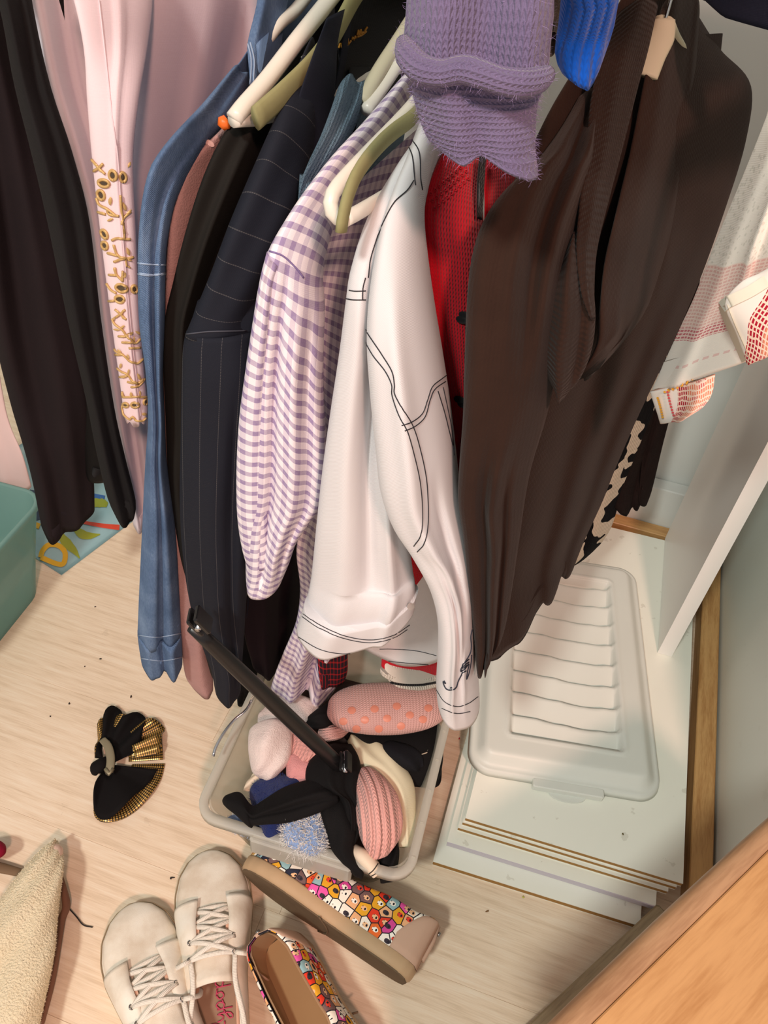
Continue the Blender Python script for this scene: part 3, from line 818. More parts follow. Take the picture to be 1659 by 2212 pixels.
# dusty pink fleece
M_DPK = fleece('dusty_pink_fleece', (184, 144, 140), (170, 130, 126), .4, .05)
t = thing('dusty_pink_jacket', 'dusty pink fleece jacket squeezed between denim and black jackets', 'jacket', G1)
add('sleeve', strip([(520, 215, .62, 580, 240, .68), (478, 280, .585, 545, 300, .64), (438, 318, .565, 520, 350, .62), (398, 362, .545, 490, 400, .60), (383, 416, .54, 460, 440, .58), (365, 488, .53, 440, 500, .57), (354, 690, .525, 430, 690, .56), (356, 1000, .525, 430, 1000, .55), (374, 1200, .525, 438, 1200, .545), (392, 1400, .525, 452, 1400, .54), (401, 1462, .525, 460, 1462, .54), (415, 1486, .525, 460, 1482, .54)],
    th=.018, n=60, noise=.0015, seed=14, hem=((-1, -.004), (-.3, .005), (.2, .005), (.6, .001), (1, 0)), hem_w=.04), M_DPK, t)
add('body', strip([(560, 150, .66, 720, 80, .94), (500, 320, .60, 690, 330, .94), (470, 520, .58, 640, 600, .92), (450, 900, .58, 560, 980, .88), (440, 1200, .57, 510, 1250, .84)], th=.015, seed=15), M_DPK, t)
add('button', patch(bvh(strip([(520, 215, .62, 580, 240, .68), (478, 280, .585, 545, 300, .64), (438, 318, .565, 520, 350, .62), (398, 362, .545, 490, 400, .60)], th=.018)), oval(452, 312, 8, 6, 20), .002, .002), plain('button_pink', (214, 170, 162), .3), t)

# black jacket
M_BJ = cloth('black_brown_cloth', (33, 30, 27), (24, 22, 20), strength=.2)
t = thing('black_jacket', 'plain black jacket hanging behind the navy pinstripe blazer', 'jacket', G1)
bjs = strip([(546, 231, .60, 640, 260, .66), (487, 286, .565, 610, 310, .63), (440, 380, .54, 570, 400, .60), (400, 505, .525, 510, 520, .575), (374, 610, .52, 470, 620, .56), (356, 690, .515, 450, 690, .555), (353, 790, .513, 440, 790, .55), (357, 900, .512, 430, 900, .545), (362, 1016, .512, 425, 1016, .54), (376, 1124, .513, 425, 1124, .535), (392, 1215, .515, 435, 1215, .53), (420, 1310, .515, 455, 1310, .53), (440, 1400, .516, 470, 1400, .53), (452, 1445, .516, 478, 1445, .53)],
    th=.02, n=60, noise=.002, seed=16, folds=((-.2, .1, .15, .008, .1, .5), (.5, .4, .2, -.01, .1, .6)))
add('sleeve', bjs, M_BJ, t)
add('body', strip([(640, 60, .68, 800, -20, .96), (600, 240, .64, 780, 250, .95), (560, 420, .61, 720, 480, .94), (520, 700, .58, 640, 760, .92), (480, 1000, .57, 580, 1060, .88), (470, 1300, .56, 560, 1340, .82)], th=.015, seed=17), M_BJ, t)
add('front_edge', strip([(640, 60, .66, 720, 40, .72), (590, 200, .63, 680, 160, .69), (545, 232, .605, 640, 260, .67)], th=.006, seed=18, n=16), M_BJ, t)
tag_ = strip([(693, 88, .655, 715, 76, .67), (672, 112, .652, 697, 102, .667), (650, 122, .65, 690, 118, .662), (660, 135, .648, 682, 128, .66)], th=.0012, n=10, nc=10, seed=1, bot_close=True)
care = add('care_label', tag_, cloth('label_white', (226, 226, 218)), t)
TT = bvh(tag_)
lt_ = seam(TT, [[(658, 106), (672, 102), (686, 97)], [(654, 114), (668, 110), (680, 106)], [(662, 122), (672, 119), (680, 115)]], .0007, .0004, 2)
if lt_: add('label_print', lt_, plain('label_grey', (110, 110, 112), .7), care)

# navy pinstripe blazer
def m_pin(name, swap=False, lo=(27, 30, 40), period=.0155):
    b = NB(name); uv, u, v = b.uv()
    x = v if swap else u
    s_ = b.band(x, period, .03)
    s_ = b.math('MULTIPLY', s_, b.math('MULTIPLY_ADD', b.band(v if not swap else u, .0022, .6), .6, .3))
    c = b.mix(b.math('MULTIPLY', s_, .55), lin(lo), lin((104, 102, 102)))
    b.bump(b.sin(b.math('ADD', u, v), .0012), .0004, .2)
    return b.done(c, .8, .2)
M_PIN, M_PINH = m_pin('pinstripe_navy'), m_pin('pinstripe_navy_cross', True, (27, 30, 40), .022)
M_NAVY = cloth('navy_wool', (30, 33, 46), (23, 25, 36), strength=.2)
t = thing('pinstripe_blazer', 'navy pinstripe blazer with sleeve hanging beside the gingham shirt', 'jacket', G1)
sh = strip([(668, 92, .635, 700, 110, .66, .006), (645, 140, .61, 700, 170, .645, .012), (600, 240, .575, 690, 290, .625), (560, 330, .55, 670, 390, .60), (500, 470, .52, 640, 490, .57), (455, 590, .505, 595, 600, .55), (420, 675, .498, 570, 670, .54), (400, 724, .494, 560, 714, .53)],
    th=.024, n=40, noise=.0015, seed=20, shear=-.15)
add('shoulder', sh, M_PINH, t)
sl = strip([(402, 716, .494, 560, 708, .53), (396, 745, .492, 560, 740, .525), (393, 800, .49, 558, 800, .52), (390, 950, .49, 550, 950, .515), (388, 1080, .49, 545, 1080, .515), (393, 1180, .49, 540, 1180, .515), (410, 1300, .49, 532, 1300, .515), (436, 1390, .49, 526, 1390, .512), (455, 1440, .49, 522, 1440, .51), (464, 1485, .49, 520, 1480, .51)],
    th=.026, n=70, noise=.0012, seed=21, folds=((-.1, 0, .3, .006, .3, 1), (.45, .4, .14, -.008, .2, .9)), hem=((-1, 0), (-.2, .002), (.3, .0), (.7, .002), (1, 0)), hem_w=.04)
so = add('sleeve', sl, M_PIN, t)
add('lapel', strip([(705, 40, .63, 745, 20, .66), (690, 80, .62, 730, 90, .655), (668, 140, .60, 726, 160, .64), (640, 230, .585, 716, 270, .625), (640, 300, .58, 700, 340, .61), (655, 370, .575, 680, 385, .60)], th=.005, n=26, seed=22), M_NAVY, t)
add('body', strip([(760, -60, .72, 900, -120, .97), (720, 200, .66, 860, 200, .96), (640, 500, .60, 760, 560, .94), (580, 800, .58, 690, 860, .92), (545, 1100, .57, 640, 1160, .88), (530, 1380, .56, 610, 1400, .80)], th=.016, seed=23), M_NAVY, t)
lin_ = strip([(720, -60, .70, 960, -120, .84), (725, 60, .69, 930, 40, .83), (735, 160, .68, 880, 160, .80), (745, 230, .67, 860, 230, .78)], th=.006, n=20, seed=24)
ino = add('lining', lin_, cloth('black_lining_blazer', (13, 13, 17), rough=.55), t)
LT = bvh(lin_)
scr = [[(731, 104), (734, 95), (737, 103), (740, 92), (743, 100), (746, 94), (748, 99), (750, 83), (751, 96), (754, 92)], [(759, 86), (761, 81), (763, 86), (766, 79), (768, 83)], [(770, 77), (773, 66), (774, 77), (778, 64), (779, 75), (782, 70), (785, 72), (788, 65), (792, 59)], [(754, 92), (757, 88)], [(770, 80), (780, 76), (790, 68)]]
g = seam(LT, scr, .0009, .0006, 1.5)
if g: add('gold_lettering', g, plain('gold_print', (176, 122, 40), .5, .4, .3), ino)
bt = bvh(sl)
add('seam', seam(bvh(sl, sh), [[(403, 722), (450, 716), (531, 714)]], .0006, .0005), plain('seam_grey', (70, 72, 82), .8), t)

# dark skirts hanging low behind
t = thing('dark_plum_skirt', 'black-plum skirt hanging low between blazer sleeve and gingham shirt', 'skirt', G1)
add('panel', strip([(560, 700, .62, 720, 700, .80), (545, 900, .60, 700, 900, .76), (530, 1100, .58, 672, 1100, .72), (520, 1250, .57, 655, 1250, .68), (528, 1370, .56, 640, 1370, .66), (545, 1440, .56, 628, 1420, .65)], th=.02, folds=((-.3, -.2, .2, .014, 0, 1), (.3, .3, .15, -.012, 0, 1)), seed=25, hem=((-1, -.006), (-.4, .004), (.2, .004), (1, -.004))), cloth('plum_black', (32, 22, 28), (24, 17, 22)), t)
t = thing('black_trousers', 'black trouser leg ending behind the clear plastic bin', 'trousers', G1)
add('leg', strip([(520, 1000, .62, 600, 1000, .70), (515, 1200, .60, 580, 1200, .66), (512, 1380, .585, 565, 1380, .63), (510, 1470, .575, 555, 1460, .62), (513, 1515, .57, 540, 1505, .61)], th=.014, seed=26), cloth('black_trouser', (20, 21, 25)), t)

# hangers visible at the top
t = hanger('thick white tubular plastic hanger holding the dusty pink jacket', [(830, -150, .73), (735, -30, .70), (640, 90, .63), (575, 175, .585), (525, 232, .557), (505, 258, .548)], .0063, HWHITE)
t = hanger('second white plastic hanger just behind the thick tubular one', [(740, -150, .76), (690, -50, .74), (640, 20, .71), (600, 55, .68), (560, 110, .66)], .005, HWHITE)
t = hanger('flat olive velvet hanger inside the black jacket', [(840, -110, .745), (775, -20, .71), (725, 70, .665), (672, 142, .62), (610, 205, .575), (552, 256, .548)], .010, HOLIVE, bar=False, flat=.4)
tip = add('shoulder_tip', tube(np.array([P(492, 258, .56), P(484, 266, .558), P(477, 276, .556)]), [.004, .0055, .003], 10), plain('orange_plastic', (232, 110, 40), .4), t)
# ---------------------------------------------------------------- the clothes in the middle
M_BLUEK = knit('blue_grey_chenille', (112, 134, 150), (92, 116, 134), p=.006, fuzzy=1.4, strength=1.0, sheen=0)
t = thing('blue_grey_jumper', 'blue-grey chenille jumper peeping out above the gingham shirt', 'jumper', G1)
add('shoulder', strip([(728, 196, .61, 792, 205, .66), (715, 235, .59, 782, 240, .645), (692, 295, .565, 755, 300, .62), (664, 355, .545, 725, 355, .595), (648, 400, .54, 695, 405, .58), (640, 470, .535, 690, 480, .57)], th=.014, noise=.002, n=26, seed=30), M_BLUEK, t)
add('body', strip([(790, 195, .71, 900, 150, .95), (740, 400, .67, 850, 420, .94), (690, 700, .64, 790, 740, .92), (660, 1000, .62, 740, 1040, .88)], th=.014, seed=31), M_BLUEK, t)

def m_gingham(name, pu=.0104, pv=.0112, tone=(142, 122, 166), base=(238, 230, 236)):
    b = NB(name); uv, u, v = b.uv()
    a = b.band(u, pu, .45); c = b.band(v, pv, .42)
    k = b.math('ADD', b.math('MULTIPLY', a, .30), b.math('MULTIPLY', c, .58))
    k = b.math('MULTIPLY', k, b.math('MULTIPLY_ADD', b.noise(420, None, 2), .3, .85))
    col = b.mix(k, lin(base), lin(tone))
    b.bump(b.math('ADD', b.sin(u, .0009), b.sin(v, .0009)), .0004, .2)
    return b.done(col, .85, .2)
M_GH = m_gingham('gingham')
M_GHD = M_GHL = M_GH
t = thing('gingham_shirt', 'lavender and white gingham shirt hanging left of the white jacket', 'shirt', G1)
gsl = strip([(935, 95, .69, 950, 160, .72, .014), (868, 166, .65, 893, 222, .68, .018), (790, 258, .60, 845, 300, .64, .02), (715, 340, .56, 778, 390, .60, .022), (650, 425, .525, 725, 480, .565, .024), (605, 495, .507, 705, 545, .545, .025), (577, 548, .494, 698, 600, .535), (560, 610, .49, 702, 660, .53), (545, 700, .487, 700, 730, .525), (530, 800, .485, 699, 830, .52), (518, 900, .483, 704, 930, .515), (512, 990, .482, 708, 1010, .512), (512, 1070, .482, 700, 1080, .51), (520, 1135, .482, 672, 1120, .505), (530, 1190, .483, 642, 1165, .50), (532, 1235, .484, 626, 1210, .50), (535, 1262, .484, 610, 1248, .50)],
    th=.024, n=120, nc=50, noise=.0008, seed=33, shear=(-.85, -.35, .38, .55),
    folds=((-.3, -.2, .1, -.010, .48, .9), (.25, .2, .16, .006, .5, .9), (.6, .55, .14, -.006, .5, .9)))
so = add('sleeve', gsl, M_GH, t)
gsh = gsl
gpl = strip([(576, 545, .487, 610, 570, .497), (562, 600, .483, 594, 620, .492), (545, 700, .479, 584, 720, .487), (530, 800, .477, 578, 810, .485), (517, 900, .475, 577, 910, .483), (511, 1000, .474, 578, 1000, .482), (511, 1090, .474, 578, 1090, .482), (515, 1140, .474, 579, 1140, .482), (523, 1186, .474, 580, 1190, .482), (530, 1212, .474, 580, 1215, .482)],
    th=.012, n=60, noise=.0006, seed=34)
add('cuff_pleat', gpl, M_GH, so)
gin = strip([(690, 470, .56, 935, 250, .73), (690, 540, .555, 880, 420, .69), (692, 640, .55, 830, 600, .65), (695, 760, .545, 800, 760, .62), (700, 880, .54, 790, 880, .60), (700, 1000, .54, 780, 1000, .60), (690, 1090, .54, 770, 1090, .60)], th=.01, n=40, seed=35, shear=-.3)
add('back_panel', gin, M_GHD, t)
glo = strip([(690, 1000, .56, 790, 1000, .64), (650, 1130, .555, 770, 1130, .63), (640, 1190, .55, 760, 1190, .62), (648, 1270, .55, 750, 1270, .62), (640, 1340, .55, 740, 1340, .62), (612, 1410, .55, 738, 1410, .625), (596, 1450, .55, 730, 1455, .62), (586, 1480, .55, 724, 1490, .62)],
    th=.014, n=50, seed=36, folds=((-.4, -.3, .2, .014, .2, 1.2), (.1, .1, .15, -.014, .2, 1.2), (.55, .5, .2, .015, .3, 1.2)), hem=((-1, .004), (-.6, .010), (-.2, -.004), (.2, .004), (.55, .022), (.85, .014), (1, -.006)), hem_w=.15)
add('shirt_tail', glo, M_GHL, t)
add('seam', seam(bvh(gsh, gsl), [[(577, 541), (610, 552), (640, 580), (655, 600)]], .0007, .0005), plain('seam_lilac', (130, 112, 160), .8), t, kind='stuff')

# tartan scrap and red cardigan hem low down
def m_tartan():
    b = NB('tartan'); uv, u, v = b.uv()
    k = b.math('ADD', b.math('MULTIPLY', b.band(u, .012, .22), .5), b.math('MULTIPLY', b.band(v, .012, .25), .5))
    return b.done(b.mix(k, lin((44, 32, 44)), lin((196, 40, 44))), .85, .2)
t = thing('tartan_skirt', 'red and black tartan skirt corner hanging under the white jacket', 'skirt', G1)
add('panel', strip([(700, 1200, .60, 790, 1200, .68), (690, 1320, .585, 765, 1320, .66), (686, 1400, .575, 752, 1400, .64), (687, 1445, .57, 751, 1448, .635), (694, 1482, .57, 745, 1470, .635)], th=.008, n=26, seed=37, noise=.001), m_tartan(), t)

# white denim jacket with black topstitching
def m_wj():
    b = NB('white_denim'); uv, u, v = b.uv()
    c = b.mix(b.noise(9, None, 4), lin((222, 221, 223)), lin((214, 212, 215)))
    h = b.math('ADD', b.math('MULTIPLY', b.sin(b.math('ADD', u, v), .0013), .15), b.math('MULTIPLY', b.noise(26, None, 3, stretch=(1, 1, .4)), .8))
    b.bump(h, .002, .25)
    return b.done(c, .62, .3)
M_WJ = m_wj()
t = thing('white_jacket', 'white cotton jacket with black topstitching and whale-embroidered cuff', 'jacket', G1)
wbk = strip([(800, 900, .60, 1000, 900, .66), (785, 1100, .59, 985, 1100, .64), (775, 1250, .58, 970, 1250, .62), (768, 1350, .57, 958, 1370, .61), (772, 1398, .57, 952, 1425, .605)], th=.012, n=34, seed=40, noise=.001, hem=((-1, -.008), (-.6, .0), (0, .006), (.7, .004), (1, 0)), hem_w=.1)
add('back_panel', wbk, M_WJ, t)
wfr = strip([(905, 280, .60, 965, 330, .66), (893, 305, .575, 955, 350, .62), (845, 380, .53, 930, 410, .58), (790, 480, .495, 905, 520, .545), (757, 585, .48, 880, 610, .53), (747, 650, .475, 870, 660, .525), (733, 760, .472, 868, 770, .52), (715, 880, .47, 866, 890, .515), (697, 1010, .468, 868, 1020, .51), (684, 1130, .466, 880, 1140, .51), (673, 1240, .466, 892, 1230, .51), (666, 1280, .465, 897, 1265, .50), (656, 1325, .465, 893, 1300, .50), (646, 1352, .465, 890, 1322, .50)],
    th=.028, n=80, nc=40, seed=41, folds=((.1, .15, .15, -.012, .25, .8), (-.4, -.4, .3, .008, .3, 1), (.55, .6, .12, .01, .5, .95)), noise=.0012, hem=((-1, -.002), (-.7, .004), (-.3, .009), (.1, .010), (.5, .006), (.85, .0), (1, -.006)), hem_w=.10)
fo = add('front_panel', wfr, M_WJ, t)
wcf = strip([(659, 1298, .461, 898, 1288, .498), (651, 1326, .459, 896, 1304, .498), (642, 1354, .458, 893, 1325, .498)], th=.0345, n=12, nc=40, seed=41, folds=((-.4, -.4, .3, .008, 0, 1.2), (.6, .6, .12, .006, 0, 1.2)), hem=((-1, -.002), (-.7, .004), (-.3, .009), (.1, .010), (.5, .006), (.85, .0), (1, -.006)), hem_w=3.0)
add('waistband', wcf, M_WJ, fo)
wsl = strip([(893, 300, .565, 948, 330, .60), (868, 370, .53, 925, 400, .565), (842, 440, .50, 915, 470, .54), (815, 530, .475, 924, 550, .525), (797, 640, .46, 940, 660, .515), (792, 740, .452, 955, 750, .51), (799, 850, .448, 972, 860, .505), (810, 960, .446, 985, 970, .50), (822, 1060, .446, 996, 1070, .498), (848, 1135, .447, 1008, 1150, .496), (890, 1200, .448, 1015, 1215, .494), (928, 1270, .45, 1021, 1285, .492), (945, 1340, .45, 1025, 1355, .49), (945, 1420, .45, 1030, 1430, .49), (942, 1475, .449, 1035, 1480, .488), (944, 1505, .449, 1036, 1506, .488)],
    th=.034, n=100, nc=40, seed=42, noise=.0008, folds=((-.3, -.1, .25, .010, .3, .62), (.55, .2, .10, -.010, .55, .8), (-.5, .3, .10, .010, .62, .76), (.0, -.3, .10, .009, .66, .92), (.45, .25, .08, .007, .7, .9), (-.7, .1, .08, -.008, .64, .78)), hem=((-1, .004), (-.6, .005), (-.1, .006), (.4, .006), (.8, .005), (1, .004)), hem_w=.07)
so = add('sleeve', wsl, M_WJ, t)
wco = strip([(915, 262, .57, 985, 280, .64), (900, 300, .56, 968, 318, .62), (905, 360, .55, 955, 380, .60), (912, 410, .545, 940, 420, .585)], th=.008, n=20, seed=43)
add('collar', wco, M_WJ, t)
WT = bvh(wfr, wsl, wcf, wco, wbk)
def C5(x, y): return (500 + x * .36166, 600 + y * .36157)
M_BST = plain('black_thread', (34, 34, 40), .8)
lines = [[C5(800, 310), C5(840, 370), C5(900, 460), C5(960, 560), C5(975, 640), C5(975, 690), C5(1020, 780), C5(1080, 880), C5(1120, 1000), C5(1160, 1180), C5(1172, 1320), C5(1172, 1480), C5(1150, 1590), C5(1110, 1637)],
         [C5(803, 390), C5(850, 470), C5(920, 560), C5(958, 640), C5(960, 700), C5(1000, 820), C5(1050, 920), C5(1090, 1060), C5(1125, 1220), C5(1140, 1400), C5(1130, 1540), C5(1090, 1603)],
         [C5(1018, 882), C5(1080, 860), C5(1140, 810), C5(1170, 730), C5(1200, 650), C5(1260, 600), C5(1290, 578)],
         [C5(1035, 915), C5(1100, 885), C5(1155, 830), C5(1185, 730), C5(1215, 665), C5(1290, 612)],
         [C5(1232, 678), C5(1270, 800), C5(1300, 920), C5(1320, 1000)], [C5(1263, 655), C5(1290, 780), C5(1315, 910), C5(1330, 1060)],
         [C5(690, 72), C5(740, 80), C5(800, 78)], [C5(686, 125), C5(730, 132), C5(800, 132)], [C5(800, 0), C5(785, 60), C5(782, 130)],
         [(815, 510), (850, 440), (880, 410), (893, 390)], [(815, 510), (800, 560), (795, 600)], [(880, 310), (890, 335), (895, 385), (897, 400)], [(890, 300), (905, 330), (908, 385), (912, 410)],
         [(655, 1326), (690, 1350), (740, 1372), (800, 1382), (850, 1372), (885, 1350)], [(653, 1332), (690, 1357), (740, 1378), (800, 1388), (850, 1378), (880, 1360)], [(645, 1376), (690, 1402), (740, 1412), (800, 1408)],
         [(820, 1402), (850, 1402), (900, 1406), (942, 1416)], [(800, 1420), (840, 1428), (900, 1434), (940, 1437)],
         [(943, 1490), (960, 1515), (985, 1526), (1010, 1520), (1032, 1505)], [(955, 1530), (985, 1541), (1015, 1537)]]
for l_ in lines:
    g = seam(WT, [l_], .00042, .0003, 5)
    if g: add('topstitch', g, M_BST, t, kind='stuff')
whale = [[(1029, 1360), (1026, 1375), (1027, 1395), (1025, 1410), (1015, 1428), (1006, 1442), (1005, 1450), (1012, 1446), (1022, 1434), (1019, 1450), (1017, 1467), (1022, 1455), (1026, 1435), (1028, 1415)],
         [(1022, 1434), (1010, 1443)], [(1016, 1449), (1010, 1453), (1003, 1463), (998, 1474), (995, 1484), (988, 1490), (980, 1490), (974, 1487), (970, 1480), (968, 1472), (973, 1476), (970, 1470)], [(984, 1486), (986, 1485), (987, 1486)], [(1013, 1432), (1018, 1427), (1022, 1424)], [(1010, 1440), (1016, 1434), (1022, 1430)]]
whale = [[(a - 10, b) for a, b in w_] for w_ in whale]
g = seam(bvh(wsl), whale, .0006, .0005, 2)
add('whale_embroidery', g, plain('navy_thread', (40, 46, 60), .8), so, kind='stuff')
pb = patch(bvh(wfr), oval(884, 1308, 8, 9, 0), .002, .002)
if pb: add('button', pb, plain('pearl_button', (206, 198, 194), .25, .6), t)

# red cardigan
M_RED = knit('red_knit', (200, 18, 36), (176, 12, 30), p=.0034, q=.003, strength=.5)
M_CRM = knit('cream_knit', (224, 216, 204), (206, 198, 186), p=.0046, q=.0042)
M_BKN = knit('black_knit', (26, 25, 28), (18, 18, 20))
t = thing('red_cardigan', 'bright red knitted cardigan with black trim right of the white jacket', 'cardigan', G1)
rsl = strip([(1000, 290, .62, 1050, 310, .67), (958, 335, .59, 1042, 350, .65), (925, 400, .565, 1042, 440, .63), (912, 470, .55, 1046, 500, .61), (918, 560, .54, 1050, 580, .60), (930, 700, .535, 1050, 720, .59), (950, 830, .533, 1048, 850, .585), (965, 950, .532, 1040, 960, .58), (975, 985, .532, 1020, 988, .58)], th=.022, n=50, seed=44, noise=.001)
add('sleeve', rsl, M_RED, t)
rbd = strip([(1040, 330, .63, 1180, 300, .74), (1045, 480, .61, 1150, 480, .72), (1010, 700, .59, 1100, 720, .70), (960, 1000, .59, 1060, 1020, .68), (870, 1250, .59, 1000, 1260, .67), (828, 1400, .585, 975, 1410, .66), (822, 1445, .58, 968, 1450, .655)], th=.016, n=50, seed=45)
add('body', rbd, M_RED, t)
rh = strip([(822, 1440, .577, 968, 1446, .655), (822, 1452, .576, 966, 1456, .653), (832, 1464, .575, 962, 1466, .65)], th=.021, n=10, seed=45, hem=((-1, -.004), (-.7, .004), (0, .006), (1, 0)), hem_w=.5)
hb = add('hem_band', rh, M_CRM, t)
g = seam(bvh(rh), [[(834, 1468), (850, 1476), (880, 1480), (915, 1479), (950, 1473)]], .0016, .0004, 4)
if g: add('hem_edge', g, M_BKN, hb)
add('button_band', strip([(1036, 335, .60, 1050, 345, .615), (1030, 400, .59, 1046, 410, .605), (1030, 470, .58, 1042, 475, .595)], th=.006, n=14, seed=46), M_BKN, t)
for u_, v_ in ((1000, 680), (994, 690), (990, 862), (998, 872)):
    pb = patch(bvh(rsl), oval(u_, v_, 14, 8, 20), .002, .003)
    if pb: add('black_motif', pb, M_BKN, t)
RST = bvh(rsl)
for k in range(9):
    for j in range(3):
        q_ = oval(930 + k * 9 + j * 4, 418 - k * 8 + j * 16, 3.4, 2.4, 60, 8)
        g = seam(RST, [q_ + [q_[0]]], .0005, .0004, 1.5)
        if g: add('eyelet_ring', g, M_RED, t)

# loose white and olive hangers poking out over the gingham shirt
t = hanger('white tubular hanger looping out over the gingham shirt', [(1010, 60, .715), (950, 150, .67), (885, 235, .585), (800, 325, .515), (735, 395, .475), (716, 425, .465), (715, 452, .462), (728, 470, .462), (745, 474, .466)], .0048, HWHITE, bar=False)
for o_ in [c for c in t.children if c.name.startswith('arm')][:1]: pass
add('bar', tube(spline([P(745, 474, .466), P(775, 458, .48), P(830, 425, .52), P(900, 380, .58)], 24), .0048, 12), HWHITE, t)
t = hanger('olive velvet hanger with notched arm in front of the gingham shirt', [(1000, 90, .715), (940, 190, .65), (893, 252, .565), (850, 285, .53), (815, 318, .50), (775, 370, .468), (753, 420, .45), (741, 470, .445), (737, 500, .443)], .006, HOLIVE, bar=False, flat=.55)
t = hanger('beige hanger carrying the blue-grey jumper', [(960, -60, .74), (905, 20, .72), (860, 90, .69), (815, 160, .655), (782, 222, .635)], .0058, HBEIGE, bar=False)
t = hanger('slim off-white hanger inside the gingham shirt collar', [(985, -40, .735), (925, 40, .715), (875, 115, .685), (835, 175, .66), (790, 240, .63)], .0052, HWHITE, bar=False)

# ---------------------------------------------------------------- clothes at the top and right
def m_mohair(name, rgb, rgb2, horiz):
    return knit(name, rgb, rgb2, p=.0027, q=.0024, strength=.7, sheen=.2, fuzzy=.6, swap=horiz)
M_PUR = m_mohair('purple_mohair', (120, 108, 138), (100, 90, 122), False)
M_PUR2 = m_mohair('purple_mohair_cuff', (120, 108, 138), (100, 90, 122), True)
t = thing('purple_jumper', 'fuzzy purple knitted jumper hem draped in front of the rail', 'jumper')
pu = strip([((-.155, .428, 1.262), (-.005, .428, 1.262), .006), ((-.155, .422, 1.235), (-.005, .422, 1.235), .010), ((-.15, .42, 1.15), (-.01, .43, 1.15), .016), (880, -60, .435, 1205, -60, .455), (877, 30, .43, 1196, 30, .45), (872, 90, .428, 1190, 90, .448), (876, 130, .427, 1184, 150, .446)], th=.022, n=40, seed=50, noise=.0015, folds=((-.5, -.5, .3, .008, 0, 1.2), (.1, .1, .2, -.006, 0, 1.2), (.7, .7, .2, .006, 0, 1.2)), hem=((-1, 0), (-.5, .006), (-.2, .004), (.3, .010), (.7, .012), (1, .004)), inner=.006)
add('body', pu, M_PUR, t)
rl = [P(872, 92, .42), P(882, 120, .41), P(910, 148, .404), P(955, 158, .402), (P(1000, 150, .402)), P(1040, 160, .402), P(1085, 175, .404), P(1130, 180, .41), P(1165, 172, .42), P(1183, 160, .43)]
rg_ = tube(spline(rl, 50), [.004, .0065, .0065, .006, .0065, .006, .0065, .006, .004], 14)
add('rolled_welt', rg_, M_PUR2, t)
pl2 = strip([(882, 120, .425, 1182, 160, .445), (886, 160, .424, 1178, 182, .444), (892, 210, .424, 1162, 220, .442), (908, 265, .424, 1156, 270, .441), (925, 300, .425, 1155, 320, .44), (936, 312, .425, 1153, 345, .44)], th=.022, n=40, seed=51, noise=.0012, folds=((-.4, -.4, .3, .004, 0, 1.2), (-.02, 0, .05, -.004, .1, 1.2), (.4, .4, .3, .004, 0, 1.2)), hem=((-1, -.002), (-.5, .004), (-.1, -.003), (.3, .003), (.8, .008), (1, .008)), inner=.008)
add('cuff', pl2, M_PUR2, t)
fz = join([fuzz(pu, 3000, .0045, .00006, 1, .1), fuzz(pl2, 2600, .0045, .00006, 2, .1), fuzz(rg_, 600, .004, .00006, 3, .1)])
add('fuzz', fz, plain('purple_fibre', (160, 142, 186), .9, .1), t, smooth=False, kind='stuff')

M_BLU = knit('cobalt_knit', (20, 92, 198), (14, 74, 172), p=.0034, rib=.0068, strength=.6)
t = thing('cobalt_jumper', 'bright cobalt blue ribbed knit sleeve beside the purple jumper', 'jumper')
add('sleeve', strip([((.01, .428, 1.262), (.075, .428, 1.262), .006), ((.01, .42, 1.235), (.075, .42, 1.235), .008), ((.005, .425, 1.15), (.07, .43, 1.15), .010), (1222, -160, .465, 1370, -160, .48), (1212, -10, .49, 1338, -10, .51), (1205, 60, .50, 1326, 60, .52), (1198, 110, .50, 1308, 115, .515), (1207, 148, .50, 1290, 165, .512), (1214, 158, .50, 1284, 176, .511)], th=.016, n=30, seed=52, noise=.0008, hem=((-1, 0), (0, .004), (.6, .005), (1, 0))), M_BLU, t)
t = thing('taupe_knit', 'taupe knitted sleeve end between purple and cobalt jumpers', 'jumper')
add('sleeve', strip([((-.003, .430, 1.258), (.012, .430, 1.258), .004), ((-.003, .424, 1.235), (.012, .424, 1.235), .005), ((-.005, .44, 1.15), (.015, .45, 1.15), .006), (1172, -150, .50, 1240, -150, .52), (1176, 0, .54, 1235, 0, .56), (1178, 60, .545, 1215, 60, .56), (1182, 98, .54, 1203, 96, .55)], th=.012, n=20, seed=53), knit('taupe_knit', (112, 98, 86)), t)
t = thing('navy_cloth', 'dark navy cloth edge hanging in front of the white back wall', 'cloth')
add('panel', strip([((.05, .722, 1.089), (.2, .712, 1.089), .006), (1500, -80, .70, 1820, -60, .66), (1505, 0, .70, 1800, 20, .66), (1512, 22, .70, 1790, 70, .66)], th=.012, n=20, seed=54, hem=((-1, -.01), (-.6, .0), (1, .006))), cloth('navy_fleece', (36, 40, 58)), t)

for nm, lb, x0, x1, mt in (('purple_jumper', 0, -.17, .0, M_PUR), ('cobalt_jumper', 0, .012, .085, M_BLU)):
    par = [o for o in ROOTS if o.name.startswith(nm)][0]
    add('folded_part', box(x0, x1, .424, .66, 1.2535, 1.292, .012), mt, par)
